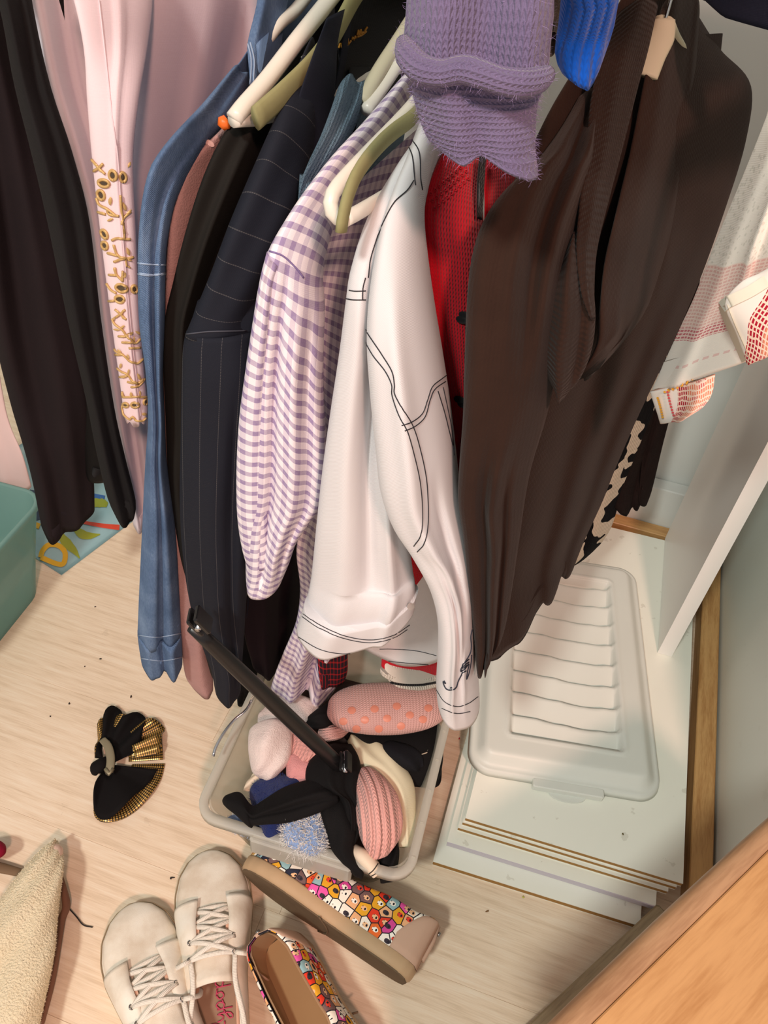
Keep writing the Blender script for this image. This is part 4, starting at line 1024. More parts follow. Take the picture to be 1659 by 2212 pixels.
# brown shawl-collar coat
def m_brown(name, rib=.0, swap=False, s=.5):
    b = NB(name); uv, u, v = b.uv()
    if swap: u, v = v, u
    c = b.mix(b.noise(30, None, 5), lin((55, 38, 31)), lin((42, 29, 24)))
    h = b.math('ADD', b.math('MULTIPLY', b.noise(500, None, 3), .8), b.math('MULTIPLY', b.sin(u, .0036), .10))
    if rib: h = b.math('ADD', h, b.math('MULTIPLY', b.sin(v, rib), .6))
    b.bump(h, .0012, s)
    return b.done(c, .95, .08, .06)
M_BRN, M_BRR = m_brown('brown_wool'), m_brown('brown_rib', .0048, False, .8)
t = thing('brown_coat', 'long dark brown knitted coat with shawl collar hanging at the right', 'coat', G1)
cb = strip([(1260, 120, .66, 1500, 20, .88), (1200, 220, .62, 1555, 105, .90), (1130, 360, .565, 1622, 185, .92), (1085, 440, .535, 1612, 300, .92), (1070, 540, .52, 1570, 440, .92), (1060, 660, .515, 1505, 620, .91), (1050, 800, .51, 1430, 790, .89), (1040, 920, .51, 1378, 900, .87), (1035, 1050, .51, 1330, 1010, .855), (1030, 1170, .51, 1300, 1085, .845), (1030, 1290, .51, 1262, 1165, .83), (1050, 1390, .515, 1245, 1200, .82)],
    th=.03, n=90, nc=60, seed=55, noise=.0012,
    folds=((-.3, -.35, .2, .012, .45, 1.2), (.05, .02, .14, -.012, .5, 1.2), (.3, .3, .18, .011, .5, 1.2), (.58, .56, .12, -.011, .45, 1.2), (.8, .78, .14, .009, .4, 1.2)),
    hem=((-1, .02), (-.75, .024), (-.45, .012), (-.2, .012), (.05, .008), (.12, -.004), (.35, .004), (.5, .004), (.58, -.006), (.85, .002), (1, -.004)), hem_w=.06)
add('body', cb, M_BRN, t)
cs = strip([(1252, 205, .625, 1320, 185, .66, .004), (1205, 285, .59, 1300, 270, .63, .014), (1145, 365, .555, 1285, 350, .61, .026), (1085, 420, .525, 1270, 430, .60), (1043, 480, .505, 1250, 520, .58), (1018, 560, .49, 1235, 600, .565), (1008, 660, .482, 1222, 680, .55), (1004, 780, .477, 1205, 790, .535), (1001, 900, .475, 1180, 900, .525), (994, 1000, .474, 1150, 1000, .52), (991, 1070, .474, 1135, 1070, .518), (1003, 1160, .475, 1120, 1170, .515), (1014, 1260, .476, 1105, 1270, .512), (1026, 1370, .478, 1090, 1340, .51), (1034, 1420, .478, 1075, 1365, .508)],
    th=.036, n=100, nc=50, seed=56, noise=.0012,
    folds=((-.4, .2, .16, .010, .12, .36), (0, .5, .12, -.012, .14, .38), (.35, .7, .12, .012, .14, .36), (-.3, -.2, .12, -.009, .6, 1.1), (.05, .1, .15, .012, .58, 1.0), (.4, .35, .1, -.011, .62, 1.05)), hem=((-1, .008), (-.5, .004), (1, -.004)), hem_w=.05)
so = add('sleeve', cs, M_BRN, t)
lap = strip([(1330, 40, .66, 1420, 20, .72), (1290, 150, .62, 1400, 110, .69), (1274, 230, .60, 1378, 190, .67), (1264, 340, .575, 1345, 320, .64), (1250, 450, .555, 1316, 430, .61), (1244, 550, .54, 1290, 540, .58), (1256, 640, .53, 1284, 630, .56), (1275, 690, .525, 1287, 690, .55)], th=.010, n=50, seed=57, folds=((0, 0, .4, .006, 0, 1),))
add('lapel', lap, M_BRR, t)
cw = strip([(1228, 520, .56, 1262, 500, .57, .004), (1200, 600, .535, 1274, 570, .555, .016), (1182, 680, .528, 1286, 670, .548), (1172, 740, .524, 1280, 745, .546), (1185, 800, .522, 1255, 805, .545), (1205, 835, .522, 1225, 838, .54)], th=.03, n=34, seed=58, folds=((-.3, -.2, .3, .010, 0, 1), (.5, .4, .2, -.012, 0, .8)), bot_close=True)
add('collar_drape', cw, m_brown('brown_rib_soft', .0036, False, .45), t)
rf = strip([(1425, 30, .74, 1510, 40, .84), (1400, 130, .70, 1505, 120, .82), (1362, 320, .66, 1492, 290, .80), (1330, 460, .625, 1462, 450, .78), (1305, 570, .60, 1430, 570, .755), (1295, 670, .58, 1395, 670, .725), (1290, 740, .565, 1345, 740, .68), (1260, 800, .55, 1300, 790, .62)], th=.020, n=50, seed=59, folds=((-.3, -.3, .3, .008, 0, 1), (.8, .8, .15, .008, 0, 1)), bot_close=True)
add('front_facing', rf, M_BRN, t)
hd = strip([(1400, -140, .80, 1500, -140, .88), (1370, -60, .78, 1500, -60, .88), (1330, 20, .75, 1502, 10, .88), (1290, 90, .72, 1520, 60, .89), (1250, 160, .68, 1542, 110, .90), (1215, 210, .66, 1560, 150, .91)], th=.014, n=30, seed=60)
add('collar_back', hd, M_BRN, t)
t = thing('clothes_hanger', 'beige flat hanger with wire hook in the neck of the brown coat', 'hanger', HG)
p_ = [P(1436, 42, .715), P(1430, 75, .71), P(1412, 120, .70), P(1395, 165, .69)]
add('arm', tube(spline(p_, 20), [.0075, .010, .009, .009], 12, flat=.35, up=(0, -1, .3)), HBEIGE, t)
add('arm', tube(spline([P(1436, 42, .715), P(1450, 80, .75), P(1480, 130, .82)], 16), [.0075, .009, .008], 12, flat=.4), HBEIGE, t)
n0 = P(1436, 46, .715)
hook(t, n0[0], n0[1], n0[2], r=.0014)

# black and white knit, dark brown knit behind the coat
def m_cow():
    b = NB('black_white_jacquard'); uv, u, v = b.uv()
    n1 = b.noise(19, uv, 2)
    k = b.math('GREATER_THAN', n1, .50)
    c = b.mix(k, lin((212, 200, 182)), lin((20, 19, 22)))
    b.bump(b.sin(u, .004), .0008, .5)
    return b.done(c, .95, .1)
t = thing('black_white_cardigan', 'black and cream patterned knitted cardigan behind the brown coat', 'cardigan', G1)
add('body', strip([(1340, 40, .92, 1470, 40, 1.0), (1300, 500, .90, 1480, 560, 1.0), (1300, 700, .90, 1450, 720, .99), (1290, 850, .895, 1418, 870, .985), (1270, 960, .89, 1376, 975, .975), (1240, 1060, .88, 1342, 1070, .97), (1220, 1130, .88, 1322, 1135, .965), (1210, 1180, .875, 1300, 1172, .96), (1205, 1200, .875, 1284, 1190, .955)], th=.018, n=60, nc=40, seed=61, folds=((.4, .4, .3, .008, 0, 1), (-.3, -.3, .3, -.008, 0, 1)), hem=((-1, .012), (-.2, .016), (.3, .014), (.7, .006), (1, -.006)), hem_w=.06), m_cow(), t)
loop(t, *P(1405, 40, .96))
t = thing('dark_brown_jumper', 'dark brown knitted sleeve pair hanging lowest beside the back wall', 'jumper', G1)
M_DKB = knit('dark_brown_knit', (36, 25, 23), (24, 18, 17), strength=.3, sheen=0)
add('body', strip([(1350, 300, .98, 1490, 320, 1.06), (1340, 500, .98, 1520, 520, 1.06), (1340, 700, .97, 1490, 720, 1.05), (1340, 850, .965, 1452, 860, 1.04), (1330, 950, .96, 1420, 965, 1.03), (1315, 1030, .96, 1395, 1045, 1.02), (1310, 1075, .955, 1384, 1095, 1.01)], th=.016, n=44, seed=62, folds=((.5, .5, .12, -.014, 0, 1.2), (-.1, -.1, .3, .01, 0, 1.2)), hem=((-1, 0), (-.2, .006), (.3, .014), (.55, .002), (.85, .004), (1, -.008)), hem_w=.08), M_DKB, t)
add('sleeve', strip([(1400, 600, 1.03, 1500, 620, 1.07), (1405, 800, 1.02, 1470, 810, 1.06), (1390, 950, 1.01, 1432, 960, 1.05), (1380, 1060, 1.0, 1408, 1060, 1.04), (1380, 1082, 1.0, 1398, 1088, 1.04)], th=.010, n=30, seed=63), M_DKB, t)

# patterned scarf
def m_scarf():
    b = NB('scarf_print'); uv, u, v = b.uv()
    base = lin((240, 232, 222))
    dash = b.math('MULTIPLY', b.band(v, .0026, .58), b.band(b.math('ADD', u, b.math('MULTIPLY', b.noise(90, uv, 2), .008)), .0048, .74))
    # bands along the length: sheer - grey dots - pink weave - white border
    pink = b.math('MULTIPLY', b.math('GREATER_THAN', v, .040), b.math('LESS_THAN', v, .096))
    redl = b.math('MULTIPLY', b.math('GREATER_THAN', v, .040), b.math('LESS_THAN', v, .050))
    grey = b.math('MULTIPLY', b.math('GREATER_THAN', v, .097), b.math('LESS_THAN', v, .17))
    vo = b.n('ShaderNodeTexVoronoi'); vo.inputs['Scale'].default_value = 260; b.link(uv, vo.inputs['Vector'])
    dots = b.math('MULTIPLY', b.math('LESS_THAN', vo.outputs['Distance'], .32), grey)
    c = b.mix(b.math('MULTIPLY', dots, .3), base, lin((170, 166, 150)))
    c = b.mix(b.math('MULTIPLY', pink, .5), c, lin((238, 196, 184)))
    c = b.mix(b.math('MULTIPLY', b.math('MULTIPLY', dash, pink), .5), c, lin((214, 140, 136)))
    c = b.mix(b.math('MULTIPLY', b.math('MULTIPLY', dash, redl), .8), c, lin((196, 96, 110)))
    line = b.math('MULTIPLY', b.math('MULTIPLY', b.math('GREATER_THAN', v, .018), b.math('LESS_THAN', v, .0205)), b.band(u, .012, .6))
    c = b.mix(b.math('MULTIPLY', line, .5), c, lin((220, 150, 150)))
    b.bump(b.math('ADD', b.sin(u, .001), b.sin(v, .001)), .0003, .2)
    return b.done(c, .8, .2)
def m_scarf2(name):
    b = NB(name); uv, u, v = b.uv()
    dash = b.math('MULTIPLY', b.band(u, .0024, .62), b.band(b.math('ADD', v, b.math('MULTIPLY', b.noise(120, uv, 2), .006)), .0042, .7))
    edge = b.math('MULTIPLY', b.math('GREATER_THAN', u, -.004), b.math('LESS_THAN', u, .0075))
    inside = b.math('GREATER_THAN', u, -.004)
    n1 = b.noise(70, uv, 1)
    dc = b.mix(b.math('GREATER_THAN', n1, .55), lin((226, 140, 112)), lin((206, 110, 110)))
    dc = b.mix(edge, dc, lin((176, 26, 52)))
    c = b.mix(b.math('MULTIPLY', dash, inside), b.mix(inside, lin((240, 234, 226)), lin((246, 218, 200))), dc)
    return b.done(c, .8, .2)
M_SCB = cloth('scarf_border', (240, 236, 218), (234, 229, 212), strength=.15)
t = thing('patterned_scarf', 'cream scarf with pink and red dashed print hanging beside the brown coat', 'scarf')
sc = strip([((.14, .712, 1.091), (.21, .712, 1.091), .003), ((.15, .69, 1.05), (.225, .68, 1.05), .003), (1700, 120, .62, 1860, 120, .57), (1654, 255, .60, 1800, 255, .54), (1600, 390, .60, 1750, 380, .53), (1546, 520, .60, 1705, 500, .53), (1500, 640, .60, 1672, 610, .53), (1470, 705, .60, 1650, 670, .53), (1436, 780, .60, 1632, 730, .53), (1404, 850, .60, 1616, 778, .53)], th=.003, n=70, nc=40, seed=64, noise=.0012, folds=((.15, .25, .1, .008, 0, .75), (-.5, -.4, .2, .005, 0, 1)), vrev=True)
add('cloth', sc, m_scarf(), t)
fl_ = strip([(1690, 560, .50, 1800, 470, .49), (1640, 590, .505, 1745, 600, .49), (1600, 610, .507, 1725, 690, .49), (1566, 655, .51, 1700, 740, .49), (1590, 720, .51, 1660, 770, .495), (1612, 776, .51, 1622, 784, .505)], th=.003, n=30, seed=65, shear=.0, bot_close=True)
add('folded_flap', fl_, m_scarf2('scarf_print_red'), t)
tl_ = strip([(1404, 846, .595, 1545, 808, .555), (1412, 872, .592, 1538, 850, .553), (1420, 895, .59, 1520, 878, .55), (1426, 914, .59, 1490, 898, .55)], th=.004, n=24, seed=66, folds=((.5, .5, .3, .006, 0, 1),), bot_close=True)
add('corner_tail', tl_, m_scarf2('scarf_print_tail'), t)
SCT = bvh(sc, fl_, tl_)
def border(px, w_):
    g = rib(SCT, px, w_, .0012)
    if g is not None and len(g[1]): add('hem_border', g, M_SCB, t)
border([(1404, 852), (1450, 836), (1520, 812), (1612, 780)], 22)
border([(1659, 606), (1620, 630), (1575, 652), (1562, 662)], 24)
border([(1564, 660), (1580, 700), (1600, 745), (1614, 778)], 20)
border([(1427, 910), (1460, 903), (1500, 890), (1522, 870)], 14)
border([(1406, 856), (1418, 885), (1428, 912)], 12)
ST2 = bvh(tl_, sc)
for px, col in (([(1425, 858), (1430, 875), (1436, 900)], (240, 176, 60)), ([(1446, 845), (1452, 870), (1460, 898)], (226, 90, 96)), ([(1440, 845), (1470, 835), (1520, 815)], (244, 176, 60))):
    for k in range(9):
        q_ = spline(px, 9)[k]
        g = patch(ST2, oval(q_[0], q_[1], 3.2, 2.6, 10, 6), .0020)
        if g: add('printed_dash', g, plain('dash_%d' % col[1], col, .8), t)
# ---------------------------------------------------------------- clear storage bin and what is in it
brot = math.radians(3.0)
BX, BY = np.array((math.cos(brot), math.sin(brot))), np.array((-math.sin(brot), math.cos(brot)))
bfl = P(412, 1762, .13, 'z')[:2]; bfr = P(884, 1930, .13, 'z')[:2]
hw_ = float((bfr - bfl) @ BX) / 2; hd_ = .165
bc = bfl + BX * hw_ + BY * hd_
bmx = frame((bc[0], bc[1], .0005), (*BX, 0), (*BY, 0), (0, 0, 1))
M_BIN = m_frost('clear_bin_plastic', (226, 224, 212), .60, .2)
M_RIM = m_frost('clear_bin_rim', (232, 230, 220), .22, .2)
bin_ = thing('clear_storage_bin', 'clear plastic storage bin full of socks on the floor', 'bin')
add('bin_shell', xf(tub(hw_ - .010, hd_ - .010, .028, .129, .026, .0022, .001, .004), bmx), M_BIN, bin_)
def ring_geo(hx, hy, r, w_, z0, z1):
    o_ = rrect(hx, hy, r); i_ = rrect(hx - w_, hy - w_, max(r - w_, .004))
    o2 = rrect(hx - .001, hy - .001, r); 
    V, Fc, n = loft([(i_, z0), (o_, z0), (o_, z1 - .001), (o2, z1), (i_, z1), (i_, z0)])
    return (V, Fc, None)
add('bin_rim', xf(ring_geo(hw_, hd_, .030, .011, .118, .130), bmx), M_RIM, bin_)
hl = add('bin_handle', xf(box(-.062, .068, -hd_ - .007, -hd_ + .003, .094, .1285, .003), bmx), M_RIM, bin_, smooth=False)
for k in range(7):
    xx = -hd_ + .03 + k * .045
    add('rim_rib', xf(box(hw_ - .008, hw_ - .003, xx, xx + .002, .1295, .1315), bmx), M_RIM, bin_, smooth=False)
def B(x, y, z): return (np.array((bc[0], bc[1], 0)) + np.array((*BX, 0)) * x + np.array((*BY, 0)) * y + np.array((0, 0, z)))

SG = 'socks and knits in the clear bin'
def lump(name, label, cat, st, mat, th=.022, seed=0, noise=.002, folds=(), fz=None, part='knit', axis='z', n=40, power=2.0, group=SG):
    t_ = thing(name, label, cat, group)
    g_ = strip(st, axis=axis, th=th, n=n, nc=26, seed=seed, noise=noise, folds=folds, bot_close=True, power=power)
    add(part, g_, mat, t_)
    if fz: add('fuzz', fuzz(g_, fz[0], fz[1], fz[2], seed, 0), fz[3], t_, smooth=False, kind='stuff')
    return t_, g_
# base of mixed cloth filling the bin
t_ = thing('folded_cloth', 'dark folded cloth at the bottom of the clear bin', 'cloth', SG)
V, Fc, n = loft([(rrect(hw_ - .045, hd_ - .045, .03), .004), (rrect(hw_ - .040, hd_ - .040, .03), .03), (rrect(hw_ - .045, hd_ - .045, .03), .062), (rrect(hw_ - .06, hd_ - .06, .03), .07)])
Fc += [tuple(range(n - 1, -1, -1)), tuple(3 * n + i for i in range(n))]
add('cloth', xf((V, Fc, None), frame((*(bc + BY * .01 + BX * .012), 0), (*BX, 0), (*BY, 0), (0, 0, 1))), cloth('mixed_dark_cloth', (96, 70, 62), (40, 34, 40)), t_)
M_BKS = cloth('black_sock', (22, 20, 21), (14, 13, 14), strength=.3)
M_NVS = cloth('navy_sock', (26, 27, 33), (18, 18, 22))
M_WHS = fleece('white_fleece', (242, 226, 220), (236, 214, 208))
M_PKR = knit('pink_rib', (236, 176, 168), (224, 158, 150), p=.0045, q=.004, strength=1.0)
M_PKF = fleece('pink_fleece', (232, 164, 162), (220, 148, 148))
M_NFZ = fleece('navy_chenille', (42, 54, 108), (30, 40, 86))
M_LBF = fleece('light_blue_chenille', (150, 176, 216), (128, 156, 204))
M_YEL = cloth('pale_yellow_cotton', (238, 232, 202), (230, 222, 190))
M_CRE = cloth('cream_cotton', (242, 226, 204), (234, 214, 190))

lump('black_sock', 'black socks heaped in the back right of the bin', 'sock', [(745, 1590, .09, 760, 1560, .09), (790, 1650, .10, 830, 1555, .10), (860, 1690, .10, 900, 1550, .10), (905, 1700, .09, 945, 1560, .09), (925, 1690, .08, 945, 1590, .08)], M_BKS, .03, 71)
lump('black_sock', 'charcoal balled-up sock lying on the black socks in the bin', 'sock', [(820, 1620, .12, 835, 1600, .12, .006), (830, 1640, .125, 855, 1602, .125, .016), (850, 1655, .125, 890, 1612, .125, .018), (880, 1665, .12, 912, 1630, .12, .014), (900, 1668, .115, 915, 1650, .115, .006)], M_NVS, .016, 72)
lump('cotton_scrap', 'small white scrap against the right wall of the bin', 'cloth', [(895, 1640, .115, 898, 1630, .115), (910, 1634, .118, 912, 1626, .118), (922, 1628, .12, 924, 1620, .12)], M_CRE, .004, 73)
_, gsk = lump('slipper_sock', 'pink knitted slipper sock with round grip dots in the bin', 'sock', [(715, 1520, .135, 712, 1545, .135, .008), (730, 1494, .14, 735, 1574, .14, .026), (775, 1478, .145, 785, 1586, .145, .034), (840, 1474, .145, 850, 1588, .145, .036), (900, 1476, .145, 905, 1580, .145, .034), (940, 1486, .14, 940, 1566, .14, .026), (962, 1510, .135, 960, 1546, .135, .008)], knit('slipper_pink', (226, 180, 172), (212, 162, 156), p=.0036, q=.003, strength=.8, swap=True), .03, 74, .001, n=60)
sk = [o for o in ROOTS if o.name.startswith('slipper_sock')][0]; SKT = bvh(gsk)
for u_, v_ in ((760, 1535), (809, 1532), (857, 1526), (742, 1558), (788, 1555), (836, 1552), (885, 1545), (913, 1554), (818, 1574), (866, 1568), (770, 1574), (925, 1530)):
    g = patch(SKT, oval(u_, v_, 9, 8, 0, 14), .0008, .0012)
    if g: add('grip_dot', g, plain('grip_rubber', (218, 138, 116), .4, .4), sk)
lump('black_sock', 'black sock beneath the pink slipper sock and the gingham shirt tail', 'sock', [(650, 1570, .125, 665, 1545, .125, .006), (670, 1575, .13, 690, 1528, .13, .016), (705, 1572, .13, 718, 1515, .13, .018), (728, 1556, .13, 735, 1512, .13, .010)], M_BKS, .016, 75)
lump('slipper_sock', 'second pink slipper sock mostly hidden under the black clip hanger', 'sock', [(688, 1598, .118, 690, 1572, .118, .006), (705, 1602, .12, 705, 1566, .12, .014), (735, 1596, .12, 735, 1560, .12, .014), (755, 1580, .12, 758, 1562, .12, .006)], knit('slipper_pink_second', (226, 180, 172), (212, 162, 156), p=.0036, q=.003, strength=.8), .012, 76)
lump('white_sock', 'white fleece sock at the back left of the bin', 'sock', [(560, 1560, .115, 600, 1505, .12, .012), (570, 1590, .125, 640, 1500, .125, .022), (600, 1600, .125, 672, 1510, .125, .022), (640, 1590, .12, 690, 1530, .12, .012)], M_WHS, .02, 77)
lump('white_sock', 'round white fleece sock ball leaning on the bin\'s left side', 'sock', [(545, 1572, .13, 600, 1566, .13, .008), (537, 1590, .135, 628, 1580, .135, .026), (536, 1620, .137, 632, 1612, .137, .030), (540, 1648, .135, 626, 1645, .135, .028), (545, 1668, .13, 606, 1668, .13, .020), (560, 1682, .125, 590, 1682, .125, .006)], M_WHS, .028, 78, .003, n=44)
lump('pink_sock', 'pink ribbed sock top beside the white sock ball', 'sock', [(632, 1585, .13, 700, 1600, .13, .008), (632, 1605, .135, 705, 1630, .135, .016), (628, 1632, .135, 690, 1650, .135, .016), (624, 1650, .13, 670, 1660, .13, .008)], M_PKR, .016, 79)
lump('pink_sock', 'pink fleece sock foot under the black tights', 'sock', [(625, 1640, .128, 670, 1635, .128, .008), (618, 1660, .133, 680, 1660, .133, .018), (620, 1680, .13, 680, 1685, .13, .014), (630, 1692, .125, 670, 1695, .125, .005)], M_PKF, .016, 80)
lump('cream_cloth', 'cream cotton edge under the white sock ball', 'cloth', [(545, 1672, .105, 600, 1672, .105), (532, 1690, .105, 600, 1695, .105), (525, 1708, .10, 590, 1710, .10)], M_CRE, .012, 81)
FN = plain('navy_fibre', (52, 64, 122), .9, .1); FL = plain('blue_white_fibre', (226, 222, 218), .9, .1)
lump('navy_sock', 'navy blue chenille sock under the black tights in the bin', 'sock', [(560, 1690, .115, 640, 1672, .12, .010), (540, 1705, .118, 660, 1690, .12, .020), (545, 1740, .12, 650, 1740, .12, .024), (560, 1790, .118, 640, 1790, .118, .022), (566, 1825, .11, 625, 1830, .11, .014)], M_NFZ, .022, 82, .002, fz=(900, .004, .0003, FN))
lump('light_blue_sock', 'light blue fluffy sock in the near left corner of the bin', 'sock', [(484, 1778, .10, 496, 1765, .10, .006), (500, 1795, .105, 520, 1760, .105, .014), (540, 1808, .105, 560, 1768, .105, .014), (570, 1824, .10, 580, 1790, .10, .008)], M_LBF, .012, 83, .001, fz=(500, .004, .0003, plain('lb_fibre', (170, 192, 226), .9, .1)))
lump('eyelash_sock', 'blue and white shaggy yarn sock beside the bin handle', 'sock', [(625, 1760, .125, 690, 1742, .125, .010), (612, 1780, .128, 704, 1765, .128, .020), (612, 1815, .126, 708, 1800, .126, .022), (625, 1840, .12, 706, 1832, .12, .016), (650, 1850, .115, 700, 1848, .115, .008)], M_LBF, .02, 84, .002, fz=(2600, .009, .0005, FL))
lump('yellow_cloth', 'pale yellow cotton garment bunched along the right of the bin', 'cloth', [(750, 1602, .112, 790, 1586, .112, .008), (768, 1648, .118, 830, 1610, .12, .018), (800, 1680, .12, 862, 1640, .12, .020), (830, 1720, .118, 893, 1690, .118, .018), (850, 1770, .11, 898, 1760, .11, .014), (862, 1830, .10, 893, 1830, .10, .008)], M_YEL, .018, 85, .0012, folds=((-.2, .2, .2, .004, 0, 1),))
_, hatg = lump('pink_hat', 'pink ribbed knitted hat on top of the sock pile', 'hat', [(778, 1672, .12, 800, 1668, .12, .008), (770, 1690, .135, 832, 1684, .135, .022), (768, 1730, .142, 858, 1716, .142, .032), (770, 1775, .142, 870, 1760, .142, .034), (780, 1815, .137, 866, 1805, .137, .028), (795, 1840, .13, 845, 1838, .13, .016), (805, 1846, .125, 830, 1846, .125, .006)], knit('pink_hat_rib', (240, 184, 174), (230, 166, 158), p=.0055, q=.004, strength=1.0, rib=.010), .03, 86, .001, n=54)
lump('black_sock', 'small black sock in the near right corner of the bin', 'sock', [(830, 1832, .10, 850, 1822, .10, .006), (822, 1855, .11, 862, 1840, .11, .014), (818, 1885, .11, 858, 1880, .11, .014), (822, 1908, .105, 850, 1905, .105, .006)], M_BKS, .012, 87)
_, cg = lump('cream_sock', 'cream sock with two dark stripes by the near wall of the bin', 'sock', [(752, 1836, .12, 775, 1826, .12, .008), (768, 1858, .125, 800, 1840, .125, .014), (788, 1880, .122, 818, 1862, .122, .014), (806, 1897, .118, 826, 1880, .118, .008)], M_CRE, .012, 88, .0005)
cso = [o for o in ROOTS if o.name.startswith('cream_sock')][0]
for sh_ in (0, 6):
    g = seam(bvh(cg), [[(801 - sh_, 1893 - sh_ * .6), (812 - sh_, 1886 - sh_), (822 - sh_, 1872 - sh_)]], .0007, .0003, 2)
    if g: add('stripe', g, plain('stripe_dark', (60, 56, 50), .8), cso)
# black tights: a band and two legs
t_ = thing('black_tights', 'black tights sprawled over the socks with one foot pointing left', 'tights', SG)
add('waistband', strip([(690, 1618, .135, 760, 1612, .135, .006), (672, 1640, .142, 775, 1640, .142, .016), (660, 1668, .146, 782, 1672, .146, .02), (668, 1700, .147, 784, 1710, .147, .02), (725, 1720, .145, 784, 1750, .145, .016), (740, 1760, .14, 782, 1790, .14, .014), (745, 1800, .132, 772, 1815, .132, .010), (755, 1820, .125, 765, 1826, .125, .005)], axis='z', th=.016, n=50, seed=90, noise=.001, bot_close=True, power=2.0, folds=((-.2, 0, .12, .006, .2, .9), (.4, .5, .1, -.006, .2, .9))), M_BKS, t_)
add('leg', strip([(720, 1690, .15, 730, 1740, .15, .010), (690, 1682, .152, 705, 1750, .152, .018), (650, 1688, .15, 665, 1765, .15, .018), (610, 1702, .147, 620, 1778, .147, .017), (565, 1730, .145, 565, 1782, .145, .016), (545, 1740, .143, 548, 1784, .143, .015), (520, 1712, .143, 540, 1788, .143, .018), (495, 1716, .14, 512, 1762, .14, .014), (483, 1726, .135, 490, 1744, .135, .005)], axis='z', th=.016, n=56, seed=91, noise=.0012, bot_close=True, power=2.0, folds=((-.2, .2, .15, .005, .1, .7), (.4, 0, .12, -.005, .1, .7))), M_BKS, t_)
add('leg', strip([(690, 1740, .142, 745, 1728, .142, .010), (696, 1770, .142, 755, 1750, .142, .016), (706, 1800, .138, 770, 1795, .138, .016), (716, 1835, .132, 764, 1828, .132, .015), (735, 1862, .126, 770, 1860, .126, .013), (752, 1878, .12, 785, 1880, .118, .012), (765, 1890, .112, 785, 1893, .11, .006)], axis='z', th=.016, n=44, seed=92, noise=.001, bot_close=True, power=2.0), M_BKS, t_)

# black clip hanger resting across the bin
M_BPL = plain('black_plastic', (22, 21, 22), .3, .5)
t_ = thing('clip_hanger', 'black trouser hanger with clips and chrome hook resting in the bin', 'hanger')
a0, a1 = P(398, 1336, .415), P(752, 1672, .15, 'z')
a0 = P(402, 1340, .455, 'z')
ax_ = nrm(a1 - a0)
def along(f): return a0 + (a1 - a0) * f
pb = np.array([along(f) for f in np.linspace(.03, 1.0, 12)])
add('bar', tube(pb, [.007, .0085, .009, .0095, .0095, .009], 14, flat=.55, up=(0, -.4, 1)), M_BPL, t_)
def clip(f, L_, w_, h_, side):
    c_ = along(f); zz = nrm(np.cross(ax_, nrm(np.cross((0, 0, 1), ax_)))); yy = np.cross(zz, ax_)
    m_ = frame(c_ + zz * .002, ax_, yy, zz)
    o_ = add('clip', xf(join([box(-L_ / 2, L_ / 2, -w_ / 2, w_ / 2, .003, .003 + h_ * .35, .0015), box(-L_ / 2, L_ / 2, -w_ / 2, w_ / 2, .004 + h_ * .6, .004 + h_, .0015)]), m_), M_BPL, t_, smooth=False, kind='stuff')
    add('clip_spring', xf(tube(np.array([(0, -w_ / 2 - .001, .003 + h_ * .5), (0, w_ / 2 + .001, .003 + h_ * .5)]), h_ * .26, 12), m_), CHROME, o_)
clip(.02, .026, .020, .012, 1); clip(.92, .014, .026, .011, 1)
hk0 = along(.40)
add('hook', tube(spline([hk0 + (0, 0, .004), P(545, 1510, .185, 'z'), P(530, 1535, .18, 'z'), P(505, 1556, .175, 'z'), P(482, 1585, .17, 'z'), P(467, 1612, .165, 'z'), P(460, 1634, .16, 'z')], 40), .0019, 10), CHROME, t_)
